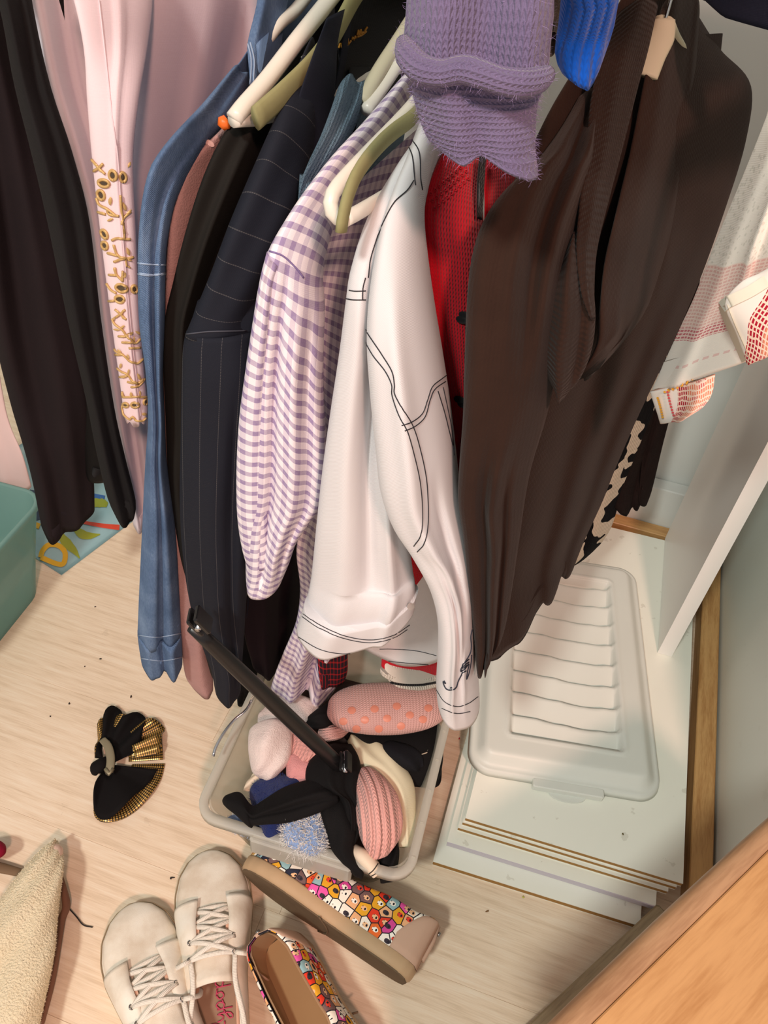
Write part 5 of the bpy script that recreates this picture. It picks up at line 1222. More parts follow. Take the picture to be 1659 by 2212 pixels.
# ---------------------------------------------------------------- shoes
def outline(t, L, wmax, toe=.34):
    """half width of a shoe at length fraction t (0 heel .. 1 toe)"""
    pts = [(0, .0), (.015, .42), (.05, .60), (.12, .72), (.25, .74), (.42, .76), (.58, .90), (.70, 1.0), (.80, .98), (.89, .84), (.95, .60), (.985, .32), (1, 0)]
    return wmax * float(np.interp(t, [p[0] for p in pts], [p[1] for p in pts]))
def shoe_geo(L=.25, wmax=.045, sole=.026, collar=.062, vamp0=.50, hv=.066, toe_h=.036, asym=.10):
    """returns sole, upper (quarters + vamp), lining, insole; local: y toe, z up"""
    N_ = 64
    ts = 0.5 - 0.5 * np.cos(np.linspace(0, math.pi, N_))
    def bend(t): return asym * wmax * math.sin(math.pi * t) * (t - .35) * 2
    left = [(-outline(t, L, wmax) + bend(t), t * L) for t in ts]
    right = [(outline(t, L, wmax) + bend(t), t * L) for t in ts]
    loop = right + left[::-1][1:-1]
    n = len(loop); c = np.array((0, L * .5))
    def ring(k, z): return [((x - 0) * k, (y - L * .5) * (1 - (1 - k) * .35) + L * .5, z) for x, y in loop]
    lv = [ring(.93, 0), ring(1.0, .003), ring(1.03, sole * .5), ring(1.03, sole - .002), ring(1.0, sole), ring(.9, sole + .001)]
    V = [p for r in lv for p in r]; Fc = []
    for j in range(len(lv) - 1):
        for i in range(n): Fc.append((j * n + i, j * n + (i + 1) % n, (j + 1) * n + (i + 1) % n, (j + 1) * n + i))
    Fc += [tuple(range(n - 1, -1, -1)), tuple((len(lv) - 1) * n + i for i in range(n))]
    solg = (V, Fc, None)
    # upper: for each t across profile from left sole edge over to right; open between heel and vamp0
    def top_h(t):
        if t < vamp0: return sole + collar - sole - .010 * math.sin(math.pi * t / vamp0) + .006 * (1 - sstep(t, 0, .12))
        u = (t - vamp0) / (1 - vamp0)
        return sole + (hv - sole) * (1 - u) ** 1.0 + (toe_h - sole) * u * (1 if u < .8 else max(0, (1 - u) / .2) ** .5)
    M_ = 21
    def section(t):
        w_ = outline(t, L, wmax) * .97; b_ = bend(t); h_ = top_h(t) - sole
        pts = []
        if t < vamp0:
            opn = .56 * sstep(t, .01, .10)
            for k in range(M_):
                a = k / (M_ - 1) * 2 - 1
                s_ = abs(a)
                # |a| 1 at the sole .. 0 at the collar
                x = w_ * (1 - (1 - opn * 1.02) * (1 - s_) ** 1.7)
                pts.append((math.copysign(x, a if a != 0 else 1) + b_, t * L, sole + h_ * (1 - s_ ** 1.5)))
        else:
            for k in range(M_):
                q = math.pi * (1 - k / (M_ - 1))
                e = .75
                x = w_ * math.copysign(abs(math.cos(q)) ** e, -math.cos(q)) * -1
                pts.append((-x if False else w_ * math.copysign(abs(math.cos(math.pi - q)) ** e, math.cos(math.pi - q)) * -1 * -1 + b_, t * L, sole + h_ * abs(math.sin(q)) ** .8))
        return pts
    return solg, section, top_h, outline, bend
def upper_mesh(section, t0, t1, nt, a0, a1, M_=21, thick=.0016, L=.25):
    """part of the upper between length fractions t0..t1 and section indices a0..a1, with UVs in metres"""
    ts = np.linspace(t0, t1, nt); V, Fc, U = [], [], []
    rows = []
    for t in ts:
        s_ = section(t)[a0:a1 + 1]; rows.append(s_)
    m = a1 - a0 + 1
    for r in rows: V += r
    uvs = []
    for j, r in enumerate(rows):
        d = np.concatenate([[0], np.cumsum(np.linalg.norm(np.diff(np.array(r), axis=0), axis=1))])
        uvs += [(ts[j] * L, x) for x in d]
    for j in range(nt - 1):
        for i in range(m - 1):
            f = (j * m + i, j * m + i + 1, (j + 1) * m + i + 1, (j + 1) * m + i)
            Fc.append(f); U += [uvs[k] for k in f]
    return (V, Fc, U)
def thicken(geo, d):
    """give an open sheet a thickness d (inwards along its normals)"""
    V = np.array(geo[0], float); n = len(V); nn = np.zeros_like(V)
    for f in geo[1]:
        k = np.cross(V[f[2]] - V[f[0]], V[f[3]] - V[f[1]])
        for i in f: nn[i] += k
    nn /= np.linalg.norm(nn, axis=1)[:, None] + 1e-12
    V2 = V - nn * d
    ed = {}
    for f in geo[1]:
        for a, b in zip(f, f[1:] + f[:1]): ed[(a, b)] = 1
    Fc = list(geo[1]) + [tuple(n + i for i in f[::-1]) for f in geo[1]]
    U = list(geo[2]) + [u for k, f in enumerate(geo[1]) for u in list(geo[2])[k * 4:k * 4 + 4][::-1]] if geo[2] else None
    for (a, b) in ed:
        if (b, a) not in ed:
            Fc.append((b, a, n + a, n + b))
            if U is not None: U += [(0, 0)] * 4
    return (list(V) + list(V2), Fc, U)
def insole_geo(L, wmax, z, k=.86, t0=.01, t1=.78):
    ts = np.linspace(t0, t1, 30); V = []
    for t in ts:
        w_ = outline(t, L, wmax) * k; b_ = .10 * wmax * math.sin(math.pi * t) * (t - .35) * 2
        V += [(-w_ + b_, t * L, z), (b_, t * L, z - .001), (w_ + b_, t * L, z)]
    Fc = []
    for j in range(29):
        for i in range(2): Fc.append((j * 3 + i, j * 3 + i + 1, (j + 1) * 3 + i + 1, (j + 1) * 3 + i))
    n0 = len(V); V += [(x, y_, z_ - .002) for x, y_, z_ in V]
    Fc += [tuple(n0 + i for i in f[::-1]) for f in Fc]
    return (V, Fc, None)

def m_canvas():
    b = NB('white_canvas'); n1 = b.noise(26, None, 5)
    c = b.ramp(n1, [(.35, lin((222, 206, 186))), (.55, lin((240, 230, 214))), (.75, lin((246, 240, 228)))])
    b.bump(b.noise(900, None, 2), .0006, .35)
    return b.done(c, .8, .2)
M_CAN = m_canvas()
M_SOL = plain('white_rubber', (232, 224, 206), .5, .4, var=.12, scale=40)
M_EDG = plain('sole_line', (150, 132, 104), .7)
M_LACE = cloth('white_lace', (244, 236, 224), (234, 222, 206), strength=.5, weave=.0016)
M_INS = plain('insole_tan', (176, 142, 118), .7, .2, var=.25, scale=60)
M_LNG = cloth('lining_peach', (232, 190, 164), (222, 176, 150))
M_TXT = plain('insole_print', (206, 74, 106), .7)
M_MET = plain('eyelet_metal', (150, 148, 146), .3, .5, 1)

# stroke letters for the insole print (unit x-height), joined script
GL = {'j': [[(.35, 1), (.35, -.5), (.1, -.8), (-.05, -.5), (.6, .1)], [(.35, 1.35), (.37, 1.4)]],
      'e': [[(.0, .45), (.45, .55), (.3, .98), (.05, .6), (.2, .05), (.65, .2)]],
      'l': [[(.0, .1), (.4, 1.2), (.35, 1.85), (.15, 1.4), (.2, .2), (.5, .15)]],
      'y': [[(.0, .95), (.1, .35), (.35, .3), (.5, .95), (.5, -.5), (.2, -.9), (.1, -.5), (.75, .2)]],
      'p': [[(.1, .95), (.12, -.9)], [(.12, .6), (.4, 1.0), (.6, .6), (.4, .05), (.15, .2)], [(.5, .15), (.75, .3)]],
      'o': [[(.35, .95), (.05, .6), (.2, .05), (.5, .3), (.45, .8), (.3, .95), (.75, .8)]]}
def word(txt, x0, y0, sx, sy, m4, z, r=.0008):
    """script word running along local +y"""
    gs_ = []; adv = {'j': .6, 'e': .62, 'l': .5, 'y': .7, 'p': .75, 'o': .75}
    cur = 0
    for ch in txt:
        for st_ in GL[ch]:
            p_ = [(x0 - py * sy, y0 + (cur + px_) * sx, z) for px_, py in st_]
            if len(p_) > 2: p_ = spline(p_, 16)
            gs_.append(tube(np.array(p_), r, 6, flat=.3))
        cur += adv[ch]
    return [xf(g_, m4) for g_ in gs_]

def sneaker(label, toe_px, heel_px, seed, flip=1, with_word=True):
    t_ = thing('canvas_sneaker', label, 'sneaker', 'white canvas sneakers')
    L_, wm = .268, .0465
    toe = P(*toe_px, .012, 'z'); hl_ = P(*heel_px, .012, 'z')
    yd = nrm(np.array((toe - hl_)[:2])); o_ = toe[:2] - yd * L_ * 1.0
    m_ = frame((o_[0], o_[1], .0006), (yd[1], -yd[0], 0), (yd[0], yd[1], 0), (0, 0, 1))
    sol, sec, top, _, bend = shoe_geo(L_, wm, .024, .062, .54, .066, .034, .10 * flip)
    add('sole', xf(sol, m_), M_SOL, t_)
    # thin dark line round the sole
    ts = 0.5 - 0.5 * np.cos(np.linspace(0, math.pi, 50))
    lp = [(outline(t, L_, wm) * 1.035 + bend(t), t * L_ , .0245) for t in ts] + [(-outline(t, L_, wm) * 1.035 + bend(t), t * L_, .0245) for t in ts[::-1]][1:-1]
    add('sole_line', xf(tube(np.array(lp), .0008, 6, closed=True), m_), M_EDG, t_)
    vm = thicken(upper_mesh(sec, .52, .999, 40, 0, 20, L=L_), -.0018)
    add('vamp', xf(vm, m_), M_CAN, t_)
    ql = thicken(upper_mesh(sec, .004, .66, 40, 0, 10, L=L_), -.0016)
    qs = []
    for sgn in (-1, 1):
        # quarters: sheets from the sole to the collar / eyestay
        rows = []
        tt = np.linspace(.003, .72, 44)
        for t in tt:
            w_ = outline(t, L_, wm) * .985; b_ = bend(t)
            hc = .060 + .006 * (1 - sstep(t, 0, .15)) + .012 * sstep(t, .24, .48) - .014 * sstep(t, .54, .74)
            inn = .78 - .32 * sstep(t, .30, .52) - .10 * sstep(t, .6, .74)
            r_ = []
            for k in range(10):
                f = k / 9
                x = w_ * (1 + .03 * math.sin(f * 3.1) - (1 - inn) * f ** 2.2)
                r_.append((sgn * x + b_, t * L_, .023 + (hc - .023) * math.sin(f * math.pi / 2)))
            rows.append(r_)
        V = [p for r_ in rows for p in r_]; Fc = []
        for j in range(43):
            for i in range(9):
                f = (j * 10 + i, j * 10 + i + 1, (j + 1) * 10 + i + 1, (j + 1) * 10 + i)
                Fc.append(f if sgn > 0 else f[::-1])
        g_ = thicken((V, Fc, None), .0022); qs.append((g_, rows))
        add('quarter', xf(g_, m_), M_CAN, t_)
        li = [[(p[0] - sgn * .0035, p[1], p[2] - .0012) for p in r_] for r_ in rows[:36]]
        V = [p for r_ in li for p in r_]
        Fl = [f for f in Fc if max(f) < 36 * 10]
        add('lining', xf((V, [f[::-1] for f in Fl], None), m_), M_LNG, t_)
    # heel closing strip
    add('heel_strip', xf(tube(np.array([(bend(0), -.0005, .02), (bend(0), -.001, .045), (bend(0), .0005, .068)]), [.006, .006, .004], 10, flat=.5, up=(0, 1, 0)), m_), M_CAN, t_)
    io = add('insole', xf(insole_geo(L_, wm, .030), m_), M_INS, t_)
    if with_word:
        for g_ in word('jellypop', .009, .03, .0155, .0095, m_, .0315): add('printed_letter', g_, M_TXT, io)
    # tongue
    tg = []
    for t in np.linspace(.34, .72, 16):
        w_ = .022 - .004 * (t - .40); zc = .082 - .034 * sstep(t, .42, .76) + .004 * math.sin((t - .4) * 9)
        tg.append([(w_ * s_ + bend(t), t * L_, zc - .010 * s_ * s_ + (.004 if t < .37 else 0)) for s_ in np.linspace(-1, 1, 9)])
    V = [p for r_ in tg for p in r_]; Fc = [(j * 9 + i, j * 9 + i + 1, (j + 1) * 9 + i + 1, (j + 1) * 9 + i) for j in range(15) for i in range(8)]
    add('tongue', xf(thicken((V, Fc, None), .003), m_), M_CAN, t_)
    # eyelets and laces
    ev = {-1: [], 1: []}
    for t in (.45, .525, .60, .675):
        for sgn in (-1, 1):
            x = sgn * (.0255 + .002 * (t - .52)); z_ = .0765 - .030 * sstep(t, .44, .78)
            c_ = np.array((x + bend(t), t * L_, z_)); ev[sgn].append(c_)
            q_ = [c_ + np.array((.0028 * math.cos(a), .0028 * math.sin(a), -sgn * .0028 * math.cos(a) * .8 * sgn)) for a in np.linspace(0, 2 * math.pi, 12, endpoint=False)]
            add('eyelet', xf(tube(np.array(q_), .0009, 6, closed=True), m_), M_MET, t_)
    lc = []
    up_ = np.array((0, 0, .006))
    for k in range(4):
        a, b_ = ev[-1][k], ev[1][k]
        lc.append(spline([a, a * .7 + b_ * .3 + up_, a * .3 + b_ * .7 + up_ * 1.1, b_], 14))
        if k < 3:
            b2 = ev[1][k + 1]; a2 = ev[-1][k + 1]
            lc.append(spline([a, a * .7 + b2 * .3 + up_ * 1.3, a * .3 + b2 * .7 + up_ * 1.4, b2], 14))
            lc.append(spline([b_, b_ * .7 + a2 * .3 + up_ * 1.3, b_ * .3 + a2 * .7 + up_ * 1.5, a2], 14))
    for sgn in (-1, 1):
        a = ev[sgn][0]
        lc.append(spline([a, a + (sgn * .008, -.004, .004), a + (sgn * .018, -.002, -.010), a + (sgn * .022, .006, -.020)], 12))
        lc.append(spline([ev[sgn][0], ev[sgn][0] + (-sgn * .002, -.03, .002), ev[sgn][0] + (sgn * .004, -.07, -.004), ev[sgn][0] + (sgn * .003, -.10, -.006)], 14))
    for p_ in lc: add('lace', xf(tube(np.array(p_), .0029, 8, flat=.45), m_), M_LACE, t_)
    return t_
sneaker('white canvas lace-up sneaker touching the printed dog flats', (452, 1845), (474, 2240), 1, 1)
sneaker('white canvas lace-up sneaker standing further from the clear bin', (282, 1962), (392, 2310), 2, -1, False)

# dog print flats
def m_dogs():
    b = NB('dog_print'); uv, u, v = b.uv()
    nz = b.n('ShaderNodeTexNoise'); nz.inputs['Scale'].default_value = 90; b.link(uv, nz.inputs['Vector'])
    vo = b.n('ShaderNodeTexVoronoi', voronoi_dimensions='2D'); vo.inputs['Scale'].default_value = 74; vo.inputs['Randomness'].default_value = .8
    b.link(uv, vo.inputs['Vector'])
    ve = b.n('ShaderNodeTexVoronoi', voronoi_dimensions='2D', feature='DISTANCE_TO_EDGE'); ve.inputs['Scale'].default_value = 74; ve.inputs['Randomness'].default_value = .8
    b.link(uv, ve.inputs['Vector'])
    sc = b.n('ShaderNodeSeparateColor'); b.link(vo.outputs['Color'], sc.inputs[0])
    pal = [(238, 92, 170), (226, 62, 40), (250, 240, 226), (44, 46, 64), (232, 168, 44), (150, 186, 190), (236, 178, 130), (246, 236, 222), (236, 110, 48), (120, 92, 90), (250, 244, 232), (214, 76, 150)]
    col = b.ramp(sc.outputs[0], [(i / len(pal), lin(c)) for i, c in enumerate(pal)], True)
    col2 = b.ramp(sc.outputs[1], [(i / 5, lin(c)) for i, c in enumerate([(250, 240, 226), (60, 52, 60), (240, 190, 146), (250, 244, 232), (230, 70, 52)])], True)
    # local face coordinates in each cell
    sub = b.n('ShaderNodeVectorMath', operation='SUBTRACT'); b.link(uv, sub.inputs[0]); b.link(vo.outputs['Position'], sub.inputs[1])
    sp = b.n('ShaderNodeSeparateXYZ'); b.link(sub.outputs[0], sp.inputs[0])
    lx, ly = sp.outputs[0], sp.outputs[1]
    def ell(x, y, r):
        return b.math('LESS_THAN', b.math('ADD', b.math('MULTIPLY', x, x), b.math('MULTIPLY', y, y)), r * r)
    muz = ell(b.math('MULTIPLY', b.math('ADD', lx, .0008), .85), b.math('MULTIPLY', ly, 1.25), .0034)
    nose = ell(b.math('ADD', lx, .0022), b.math('MULTIPLY', ly, .8), .0012)
    eyes = ell(b.math('SUBTRACT', lx, .0018), b.math('SUBTRACT', b.math('ABSOLUTE', ly), .0017), .0006)
    out = b.math('LESS_THAN', ve.outputs['Distance'], .045)
    c = b.mix(muz, col, col2)
    dark = b.math('MAXIMUM', b.math('MAXIMUM', nose, eyes), out)
    c = b.mix(dark, c, lin((38, 34, 42)))
    return b.done(c, .75, .2)
M_DOG = m_dogs()
M_TAN = plain('tan_rubber', (196, 164, 128), .6, .3, var=.15, scale=60)
M_OUT = plain('worn_outsole', (122, 102, 80), .85, .2, var=.35, scale=45)
M_TPU = cloth('taupe_suede', (204, 170, 148), (194, 158, 136))
def flat_shoe(label, m_, L_=.235, wm=.041, logo=False, word_=False):
    t_ = thing('dog_print_flat', label, 'shoe', 'flats with colourful dog print')
    sol, sec, top, _, bend = shoe_geo(L_, wm, .018, .066, .58, .064, .052, .08)
    mid = []
    sv = np.array(sol[0])
    add('midsole', xf(sol, m_), M_TAN, t_)
    # outsole plate
    pl = [( (outline(t, L_, wm) * .94 + bend(t)), t * L_) for t in 0.5 - 0.5 * np.cos(np.linspace(0, math.pi, 40))]
    pl = pl + [(-(outline(t, L_, wm) * .94) + bend(t), t * L_) for t in (0.5 - 0.5 * np.cos(np.linspace(0, math.pi, 40)))[::-1]][1:-1]
    V = [(x, .5 * L_ + (y_ - .5 * L_) * .975, -.0015) for x, y_ in pl] + [(x, .5 * L_ + (y_ - .5 * L_) * .98, .002) for x, y_ in pl]; n = len(pl)
    Fc = [tuple(range(n - 1, -1, -1)), tuple(range(n, 2 * n))] + [(i, (i + 1) % n, n + (i + 1) % n, n + i) for i in range(n)]
    so_ = add('outsole', xf((V, Fc, None), m_), M_OUT, t_, smooth=False)
    add('sole_groove', xf(tube(spline([(-.038, .50 * L_, -.002), (-.01, .46 * L_, -.0024), (.02, .47 * L_, -.0024), (.034, .52 * L_, -.002)], 16), .0012, 6), m_), M_OUT, so_)
    parts = []
    for sgn in (-1, 1):
        rows = []
        for t in np.linspace(.002, .62, 46):
            w_ = outline(t, L_, wm) * .985; b_ = bend(t)
            hc = .066 + .008 * (1 - sstep(t, 0, .14)) - .010 * sstep(t, .2, .5) + .006 * sstep(t, .5, .62)
            inn = .80 - .24 * sstep(t, .45, .62)
            rows.append([(sgn * w_ * (1 + .04 * math.sin(f * 3.1) - (1 - inn) * f ** 2.2) + b_, t * L_, .0165 + (hc - .0165) * math.sin(f * math.pi / 2)) for f in np.linspace(0, 1, 10)])
        V = [p for r_ in rows for p in r_]; Fc, U = [], []
        for j in range(45):
            for i in range(9):
                f = (j * 10 + i, j * 10 + i + 1, (j + 1) * 10 + i + 1, (j + 1) * 10 + i); f = f if sgn > 0 else f[::-1]
                Fc.append(f); U += [(V[k][1], V[k][2] + (0 if sgn > 0 else .2)) for k in f]
        g_ = thicken((V, Fc, U), .0018); parts.append(xf(g_, m_))
        add('side', xf(g_, m_), M_DOG, t_)
        li = [(p[0] - sgn * .003, p[1], p[2] - .001) for p in V]
        add('lining', xf((li, [f[::-1] for f in Fc], None), m_), cloth('brown_lining', (176, 142, 108), (160, 124, 92)), t_)
        # heel counter
        hc_ = [r_ for r_ in rows[:12]]
        V = []
        for j, r_ in enumerate(hc_):
            top_ = 10 if j < 4 else max(3, 10 - int((j - 3) * .9))
            V += [(p[0] + sgn * .0012, p[1] - .0008, p[2] if i < top_ else r_[top_ - 1][2]) for i, p in enumerate(r_)]
        Fh = [((j * 10 + i, j * 10 + i + 1, (j + 1) * 10 + i + 1, (j + 1) * 10 + i) if sgn > 0 else (j * 10 + i, (j + 1) * 10 + i, (j + 1) * 10 + i + 1, j * 10 + i + 1)) for j in range(11) for i in range(9)]
        add('heel_counter', xf(thicken((V, Fh, None), .0012), m_), M_TPU, t_)
    add('heel_tab', xf(tube(np.array([(bend(0), -.002, .03), (bend(0), -.003, .055), (bend(0), -.001, .074)]), [.007, .007, .005], 10, flat=.4, up=(0, 1, 0)), m_), M_TPU, t_)
    add('heel_stud', xf(tube(np.array([(bend(0), -.0035, .066), (bend(0), -.0068, .066)]), .003, 12), m_), M_MET, t_)
    vm = upper_mesh(sec, .585, .999, 34, 0, 20, L=L_)
    g_ = thicken((vm[0], vm[1], [(a, b_ + .4) for a, b_ in vm[2]]), -.0018); parts.append(xf(g_, m_))
    add('vamp', xf(g_, m_), M_DOG, t_)
    add('insole', xf(insole_geo(L_, wm, .024, .9, .01, .8), m_), cloth('brown_insole', (166, 130, 92), (148, 112, 76)), t_)
    PT = bvh(*parts)
    return t_, PT
# the one lying on its side, sole towards the room
hA, tA = P(878, 2140, .018, 'z'), P(522, 1893, .020, 'z')
yl = nrm(tA - hA); yl[2] = 0; yl = nrm(yl)
zl = nrm(np.array((-yl[1], yl[0], 0))); zl = zl if zl[1] > 0 else -zl
zl = nrm(zl + np.array((0, 0, .10)))
xl = np.cross(yl, zl)
oA = hA.copy(); oA[2] = .043
mA = frame(oA, xl, yl, zl)
LA = float(np.linalg.norm((tA - hA)[:2]))
flat_shoe('dog print slip-on shoe lying on its side against the clear bin', mA, LA, .0415)
# the upright one
hB = P(575, 2000, .0, 'z'); tB = P(740, 2330, .0, 'z')
yb = nrm((tB - hB)[:2]); zb = nrm((-.95, .12, 1)); yb3 = nrm(np.array((*yb, 0))); xb = nrm(np.cross(yb3, zb)); zb = nrm(np.cross(xb, yb3))
hB2 = P(612, 2030, .03, 'z')
mB = frame((hB2[0], hB2[1], .0300), xb, yb3, zb)
tb_, PTB = flat_shoe('dog print slip-on shoe standing upright beside the white sneaker', mB, .235, .041)
def lettering(tree, txt, cx_, cy_, ang, h_, col, par, r=.0005):
    LT_ = {'B': [[(0, 0), (0, 1), (.45, .95), (.45, .55), (0, .52), (.5, .48), (.52, .05), (0, 0)]], 'O': [[(.25, 0), (0, .3), (0, .7), (.25, 1), (.5, .7), (.5, .3), (.25, 0)]], 'S': [[(.48, .85), (.25, 1), (.02, .8), (.25, .52), (.48, .25), (.25, 0), (.0, .15)]]}
    ca_, sa_ = math.cos(math.radians(ang)), math.sin(math.radians(ang)); cur = 0
    for ch in txt:
        px = [(cx_ + (cur + x) * h_ * ca_ - (y_) * h_ * sa_ * -1, cy_ + (cur + x) * h_ * sa_ - y_ * h_ * ca_) for x, y_ in LT_[ch][0]]
        g_ = seam(tree, [px], r, .0008, 1.2)
        if g_: add('printed_letter', g_, col, par)
        cur += .72
lettering(PTB, 'BOBS', 660, 2192, -62, 12, plain('letter_white', (250, 244, 230), .7), tb_, .0009)

# ---------------------------------------------------------------- hair bow with gold net
M_VEL = cloth('black_velvet', (16, 11, 12), (9, 7, 8), rough=.8)
def m_net():
    b = NB('gold_net'); uv, u, v = b.uv()
    k = b.math('MAXIMUM', b.band(u, .0030, .34), b.band(v, .0030, .34))
    c = b.mix(k, lin((222, 176, 96)), lin((24, 18, 12)))
    return b.done(c, .32, .5, Metallic=b.math('MULTIPLY_ADD', k, -.6, .6))
M_NET = m_net()
bow = thing('hair_bow', 'black velvet hair bow with gold net ruffles lying on the floor', 'hair bow')
def fan(inner, outer, z0, z1, wav, nw, f0=0.0, f1=1.0, na=40, nr=8, tk=.0012):
    I = spline([P(u_, v_, z0, 'z') for u_, v_ in inner], na); O = spline([P(u_, v_, z1, 'z') for u_, v_ in outer], na)
    V, U = [], []
    for i in range(na):
        for j in range(nr):
            f = f0 + (f1 - f0) * j / (nr - 1)
            p_ = I[i] * (1 - f) + O[i] * f
            p_ = p_ + np.array((0, 0, max(0, wav * f * (.8 + math.sin(i / na * nw * 6.283)) * .5)))
            V.append(p_); U.append((np.linalg.norm(O[i] - I[i]) * f, i / na * .16))
    Fc, FU = [], []
    for i in range(na - 1):
        for j in range(nr - 1):
            f = (i * nr + j, i * nr + j + 1, (i + 1) * nr + j + 1, (i + 1) * nr + j); Fc.append(f); FU += [U[k] for k in f]
    return thicken((V, Fc, FU), tk)
lo_out = [(226, 1672), (208, 1700), (202, 1740), (205, 1765), (222, 1779), (250, 1776), (290, 1754), (325, 1722), (347, 1685), (356, 1650)]
lo_in = [(226, 1658), (226, 1666), (228, 1672), (230, 1674), (233, 1676), (236, 1676), (240, 1672), (243, 1666), (245, 1660), (246, 1652)]
lo_vel = [(226, 1672), (209, 1700), (204, 1740), (208, 1762), (224, 1771), (246, 1766), (270, 1748), (296, 1718), (322, 1690), (341, 1664)]
add('net_ruffle', fan(lo_in, lo_out, .004, .003, .006, 3, .35, 1.0), M_NET, bow)
add('velvet_loop', fan(lo_in, lo_vel, .012, .009, .012, 2, 0, 1.0), M_VEL, bow)
up_in = [(222, 1640), (220, 1625), (222, 1610), (226, 1602), (232, 1598), (238, 1602), (242, 1612), (245, 1625), (246, 1635), (246, 1648)]
up_out = [(206, 1642), (211, 1600), (216, 1568), (232, 1552), (262, 1552), (296, 1556), (330, 1562), (355, 1572), (352, 1600), (352, 1642)]
up_vel = [(208, 1640), (214, 1614), (228, 1552), (246, 1530), (262, 1536), (272, 1556), (300, 1542), (316, 1556), (310, 1590), (290, 1628)]
add('net_ruffle', fan(up_in, up_out, .004, .004, .016, 5, .3, 1.0), M_NET, bow)
add('velvet_loop', fan(up_in, up_vel, .012, .008, .016, 4, 0, 1.0), M_VEL, bow)
add('net_ruffle', fan([(248, 1628), (250, 1634), (252, 1640), (253, 1646)], [(340, 1590), (348, 1604), (346, 1622), (343, 1630)], .02, .016, .008, 2, .4, 1, 20), M_NET, bow)
kn = P(212, 1664, .014, 'z')
add('knot', tube(spline([P(232, 1640, .016, 'z'), P(218, 1652, .02, 'z'), P(206, 1662, .018, 'z'), P(204, 1672, .012, 'z')], 14), [.006, .010, .011, .005], 12, flat=.7), M_VEL, bow)
M_CLIP = plain('clip_grey', (146, 136, 112), .45, .4, .3)
co_ = add('barrette', tube(spline([P(221, 1597, .026, 'z'), P(233, 1612, .029, 'z'), P(239, 1635, .030, 'z'), P(238, 1655, .029, 'z'), P(235, 1668, .027, 'z')], 24), [.005, .0058, .006, .006, .0062], 12, flat=.35), M_CLIP, bow)
add('barrette_catch', tube(np.array([P(228, 1661, .030, 'z'), P(236, 1672, .0305, 'z'), P(244, 1661, .030, 'z')]), .0028, 8), M_CLIP, co_)

# ---------------------------------------------------------------- cream slipper and bits on the floor
def m_terry():
    b = NB('cream_terry'); c = b.mix(b.noise(20, None, 4), lin((240, 226, 196)), lin((230, 212, 178)))
    b.bump(b.noise(420, None, 3), .003, 1.0)
    return b.done(c, .95, .1)
M_TER = m_terry()
sl_ = thing('terry_slipper', 'cream terry cloth slipper with pinkish rubber tip at the edge of the floor', 'slipper')
tg_ = strip([(100, 1826, .030, 128, 1822, .030, .008), (72, 1852, .036, 135, 1852, .036, .018), (42, 1886, .04, 134, 1890, .04, .024), (10, 1930, .042, 130, 1935, .042, .028), (-30, 1990, .044, 124, 1990, .044, .03), (-60, 2060, .045, 116, 2070, .045, .03), (-80, 2140, .045, 100, 2150, .045, .03), (-90, 2230, .044, 78, 2240, .044, .028), (-80, 2330, .04, 40, 2340, .04, .02)], axis='z', th=.02, n=60, noise=.0015, seed=97, bot_close=True, power=2.2, freq=1.6)
add('terry_upper', tg_, M_TER, sl_)
add('terry_loops', fuzz(tg_, 9000, .0016, .0003, 5, 0), plain('terry_fibre', (242, 228, 200), .95, .1), sl_, smooth=False, kind='stuff')
add('rubber_tip', strip([(104, 1838, .036, 124, 1822, .036, .005), (104, 1852, .038, 136, 1832, .038, .012), (112, 1868, .036, 136, 1850, .036, .012), (122, 1876, .032, 134, 1864, .032, .004)], axis='z', th=.01, n=18, nc=18, bot_close=True, power=2.0), plain('tip_rubber', (222, 190, 172), .35, .4), sl_)
add('sole_edge', tube(spline([P(128, 1885, .016, 'z'), P(138, 1925, .014, 'z'), P(143, 1960, .012, 'z'), P(132, 1990, .012, 'z'), P(112, 2120, .012, 'z'), P(88, 2220, .012, 'z')], 40), [.003, .005, .005, .004, .003], 8), plain('slipper_sole', (120, 84, 66), .8), sl_)
th_ = add('loose_thread', tube(spline([P(142, 1955, .004, 'z'), P(165, 1980, .003, 'z'), P(180, 1998, .003, 'z'), P(200, 2003, .0025, 'z')], 24), .0008, 6), plain('thread_dark', (40, 34, 34), .8), None, label='dark loose thread on the floor beside the cream slipper', cat='thread')
rs = thing('crimson_slipper', 'crimson shoe tip just entering the frame by the cream slipper', 'slipper')
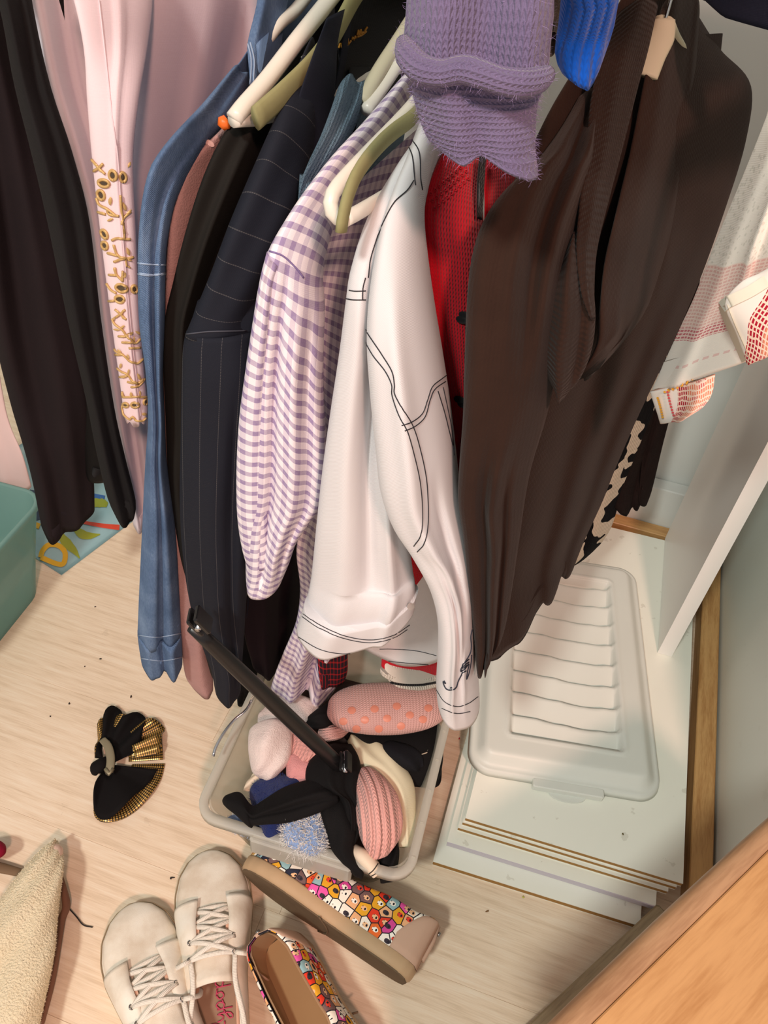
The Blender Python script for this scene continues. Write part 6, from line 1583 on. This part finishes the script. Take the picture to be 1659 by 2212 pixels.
add('toe', strip([(-60, 1822, .03, -60, 1862, .03, .01), (-30, 1816, .034, -25, 1866, .034, .018), (-6, 1814, .034, -4, 1856, .034, .016), (8, 1822, .03, 9, 1846, .03, .008)], axis='z', th=.015, n=20, nc=18, bot_close=True, power=2.0), cloth('crimson_cloth', (150, 22, 52)), rs)
add('strap', strip([(-60, 1850, .012, -60, 1880, .012), (0, 1862, .012, -4, 1886, .012), (60, 1880, .010, 50, 1896, .010)], axis='z', th=.004, n=14, nc=12, bot_close=True), plain('strap_brown', (120, 96, 72), .8), rs)
CL = ['tiny brown crumb on the floor nearest the printed bag', 'tiny dark crumb below the denim cuff, right one of two', 'tiny brown crumb beside a darker one left of the denim cuff', 'tiny dark crumb on the floor just above the hair bow', 'tiny brown crumb on bare floor left of the hair bow', 'black crumb on the floor, largest one left of the hair bow', 'tiny black speck on the floor beside the sneaker toe', 'tan crumb on the floor between bin and bench', 'tiny yellow-green crumb in front of the stacked boards', 'tiny dark crumb at the corner of the stacked boards', 'tiny olive crumb on the topmost board', 'tiny red fluff on the floor between bin and boards']
rc = random.Random(12)
for k, (u_, v_, col) in enumerate(((207, 1310, (60, 40, 36)), (218, 1424, (44, 34, 32)), (183, 1438, (60, 46, 40)), (284, 1505, (52, 40, 36)), (151, 1519, (56, 42, 38)), (109, 1548, (36, 26, 26)), (370, 1899, (50, 42, 40)), (1054, 1968, (120, 84, 46)), (1130, 1936, (196, 196, 90)), (995, 1880, (40, 34, 30)), (1346, 1800, (96, 82, 40)), (992, 1597, (196, 50, 60)))):
    zf = BZ if k == 10 else 0.0
    c_ = P(u_, v_, zf + .0012, 'z'); r_ = rc.uniform(.0018, .0030)
    pts = [c_ + np.array((rc.uniform(-1, 1), rc.uniform(-1, 1), 0)) * r_ * .3, c_ + np.array((r_ * rc.uniform(-.8, .8), r_ * rc.uniform(-.8, .8), .0003)), c_ + np.array((r_ * 1.4 * rc.uniform(-1, 1), r_ * 1.4 * rc.uniform(-1, 1), 0))]
    add('crumb', tube(spline(pts, 6), [.0006, .0011, .0005], 6), plain('crumb_%d' % k, col, .9), None,
        label=CL[k], cat='crumb', group='crumbs on the floor')
finish()
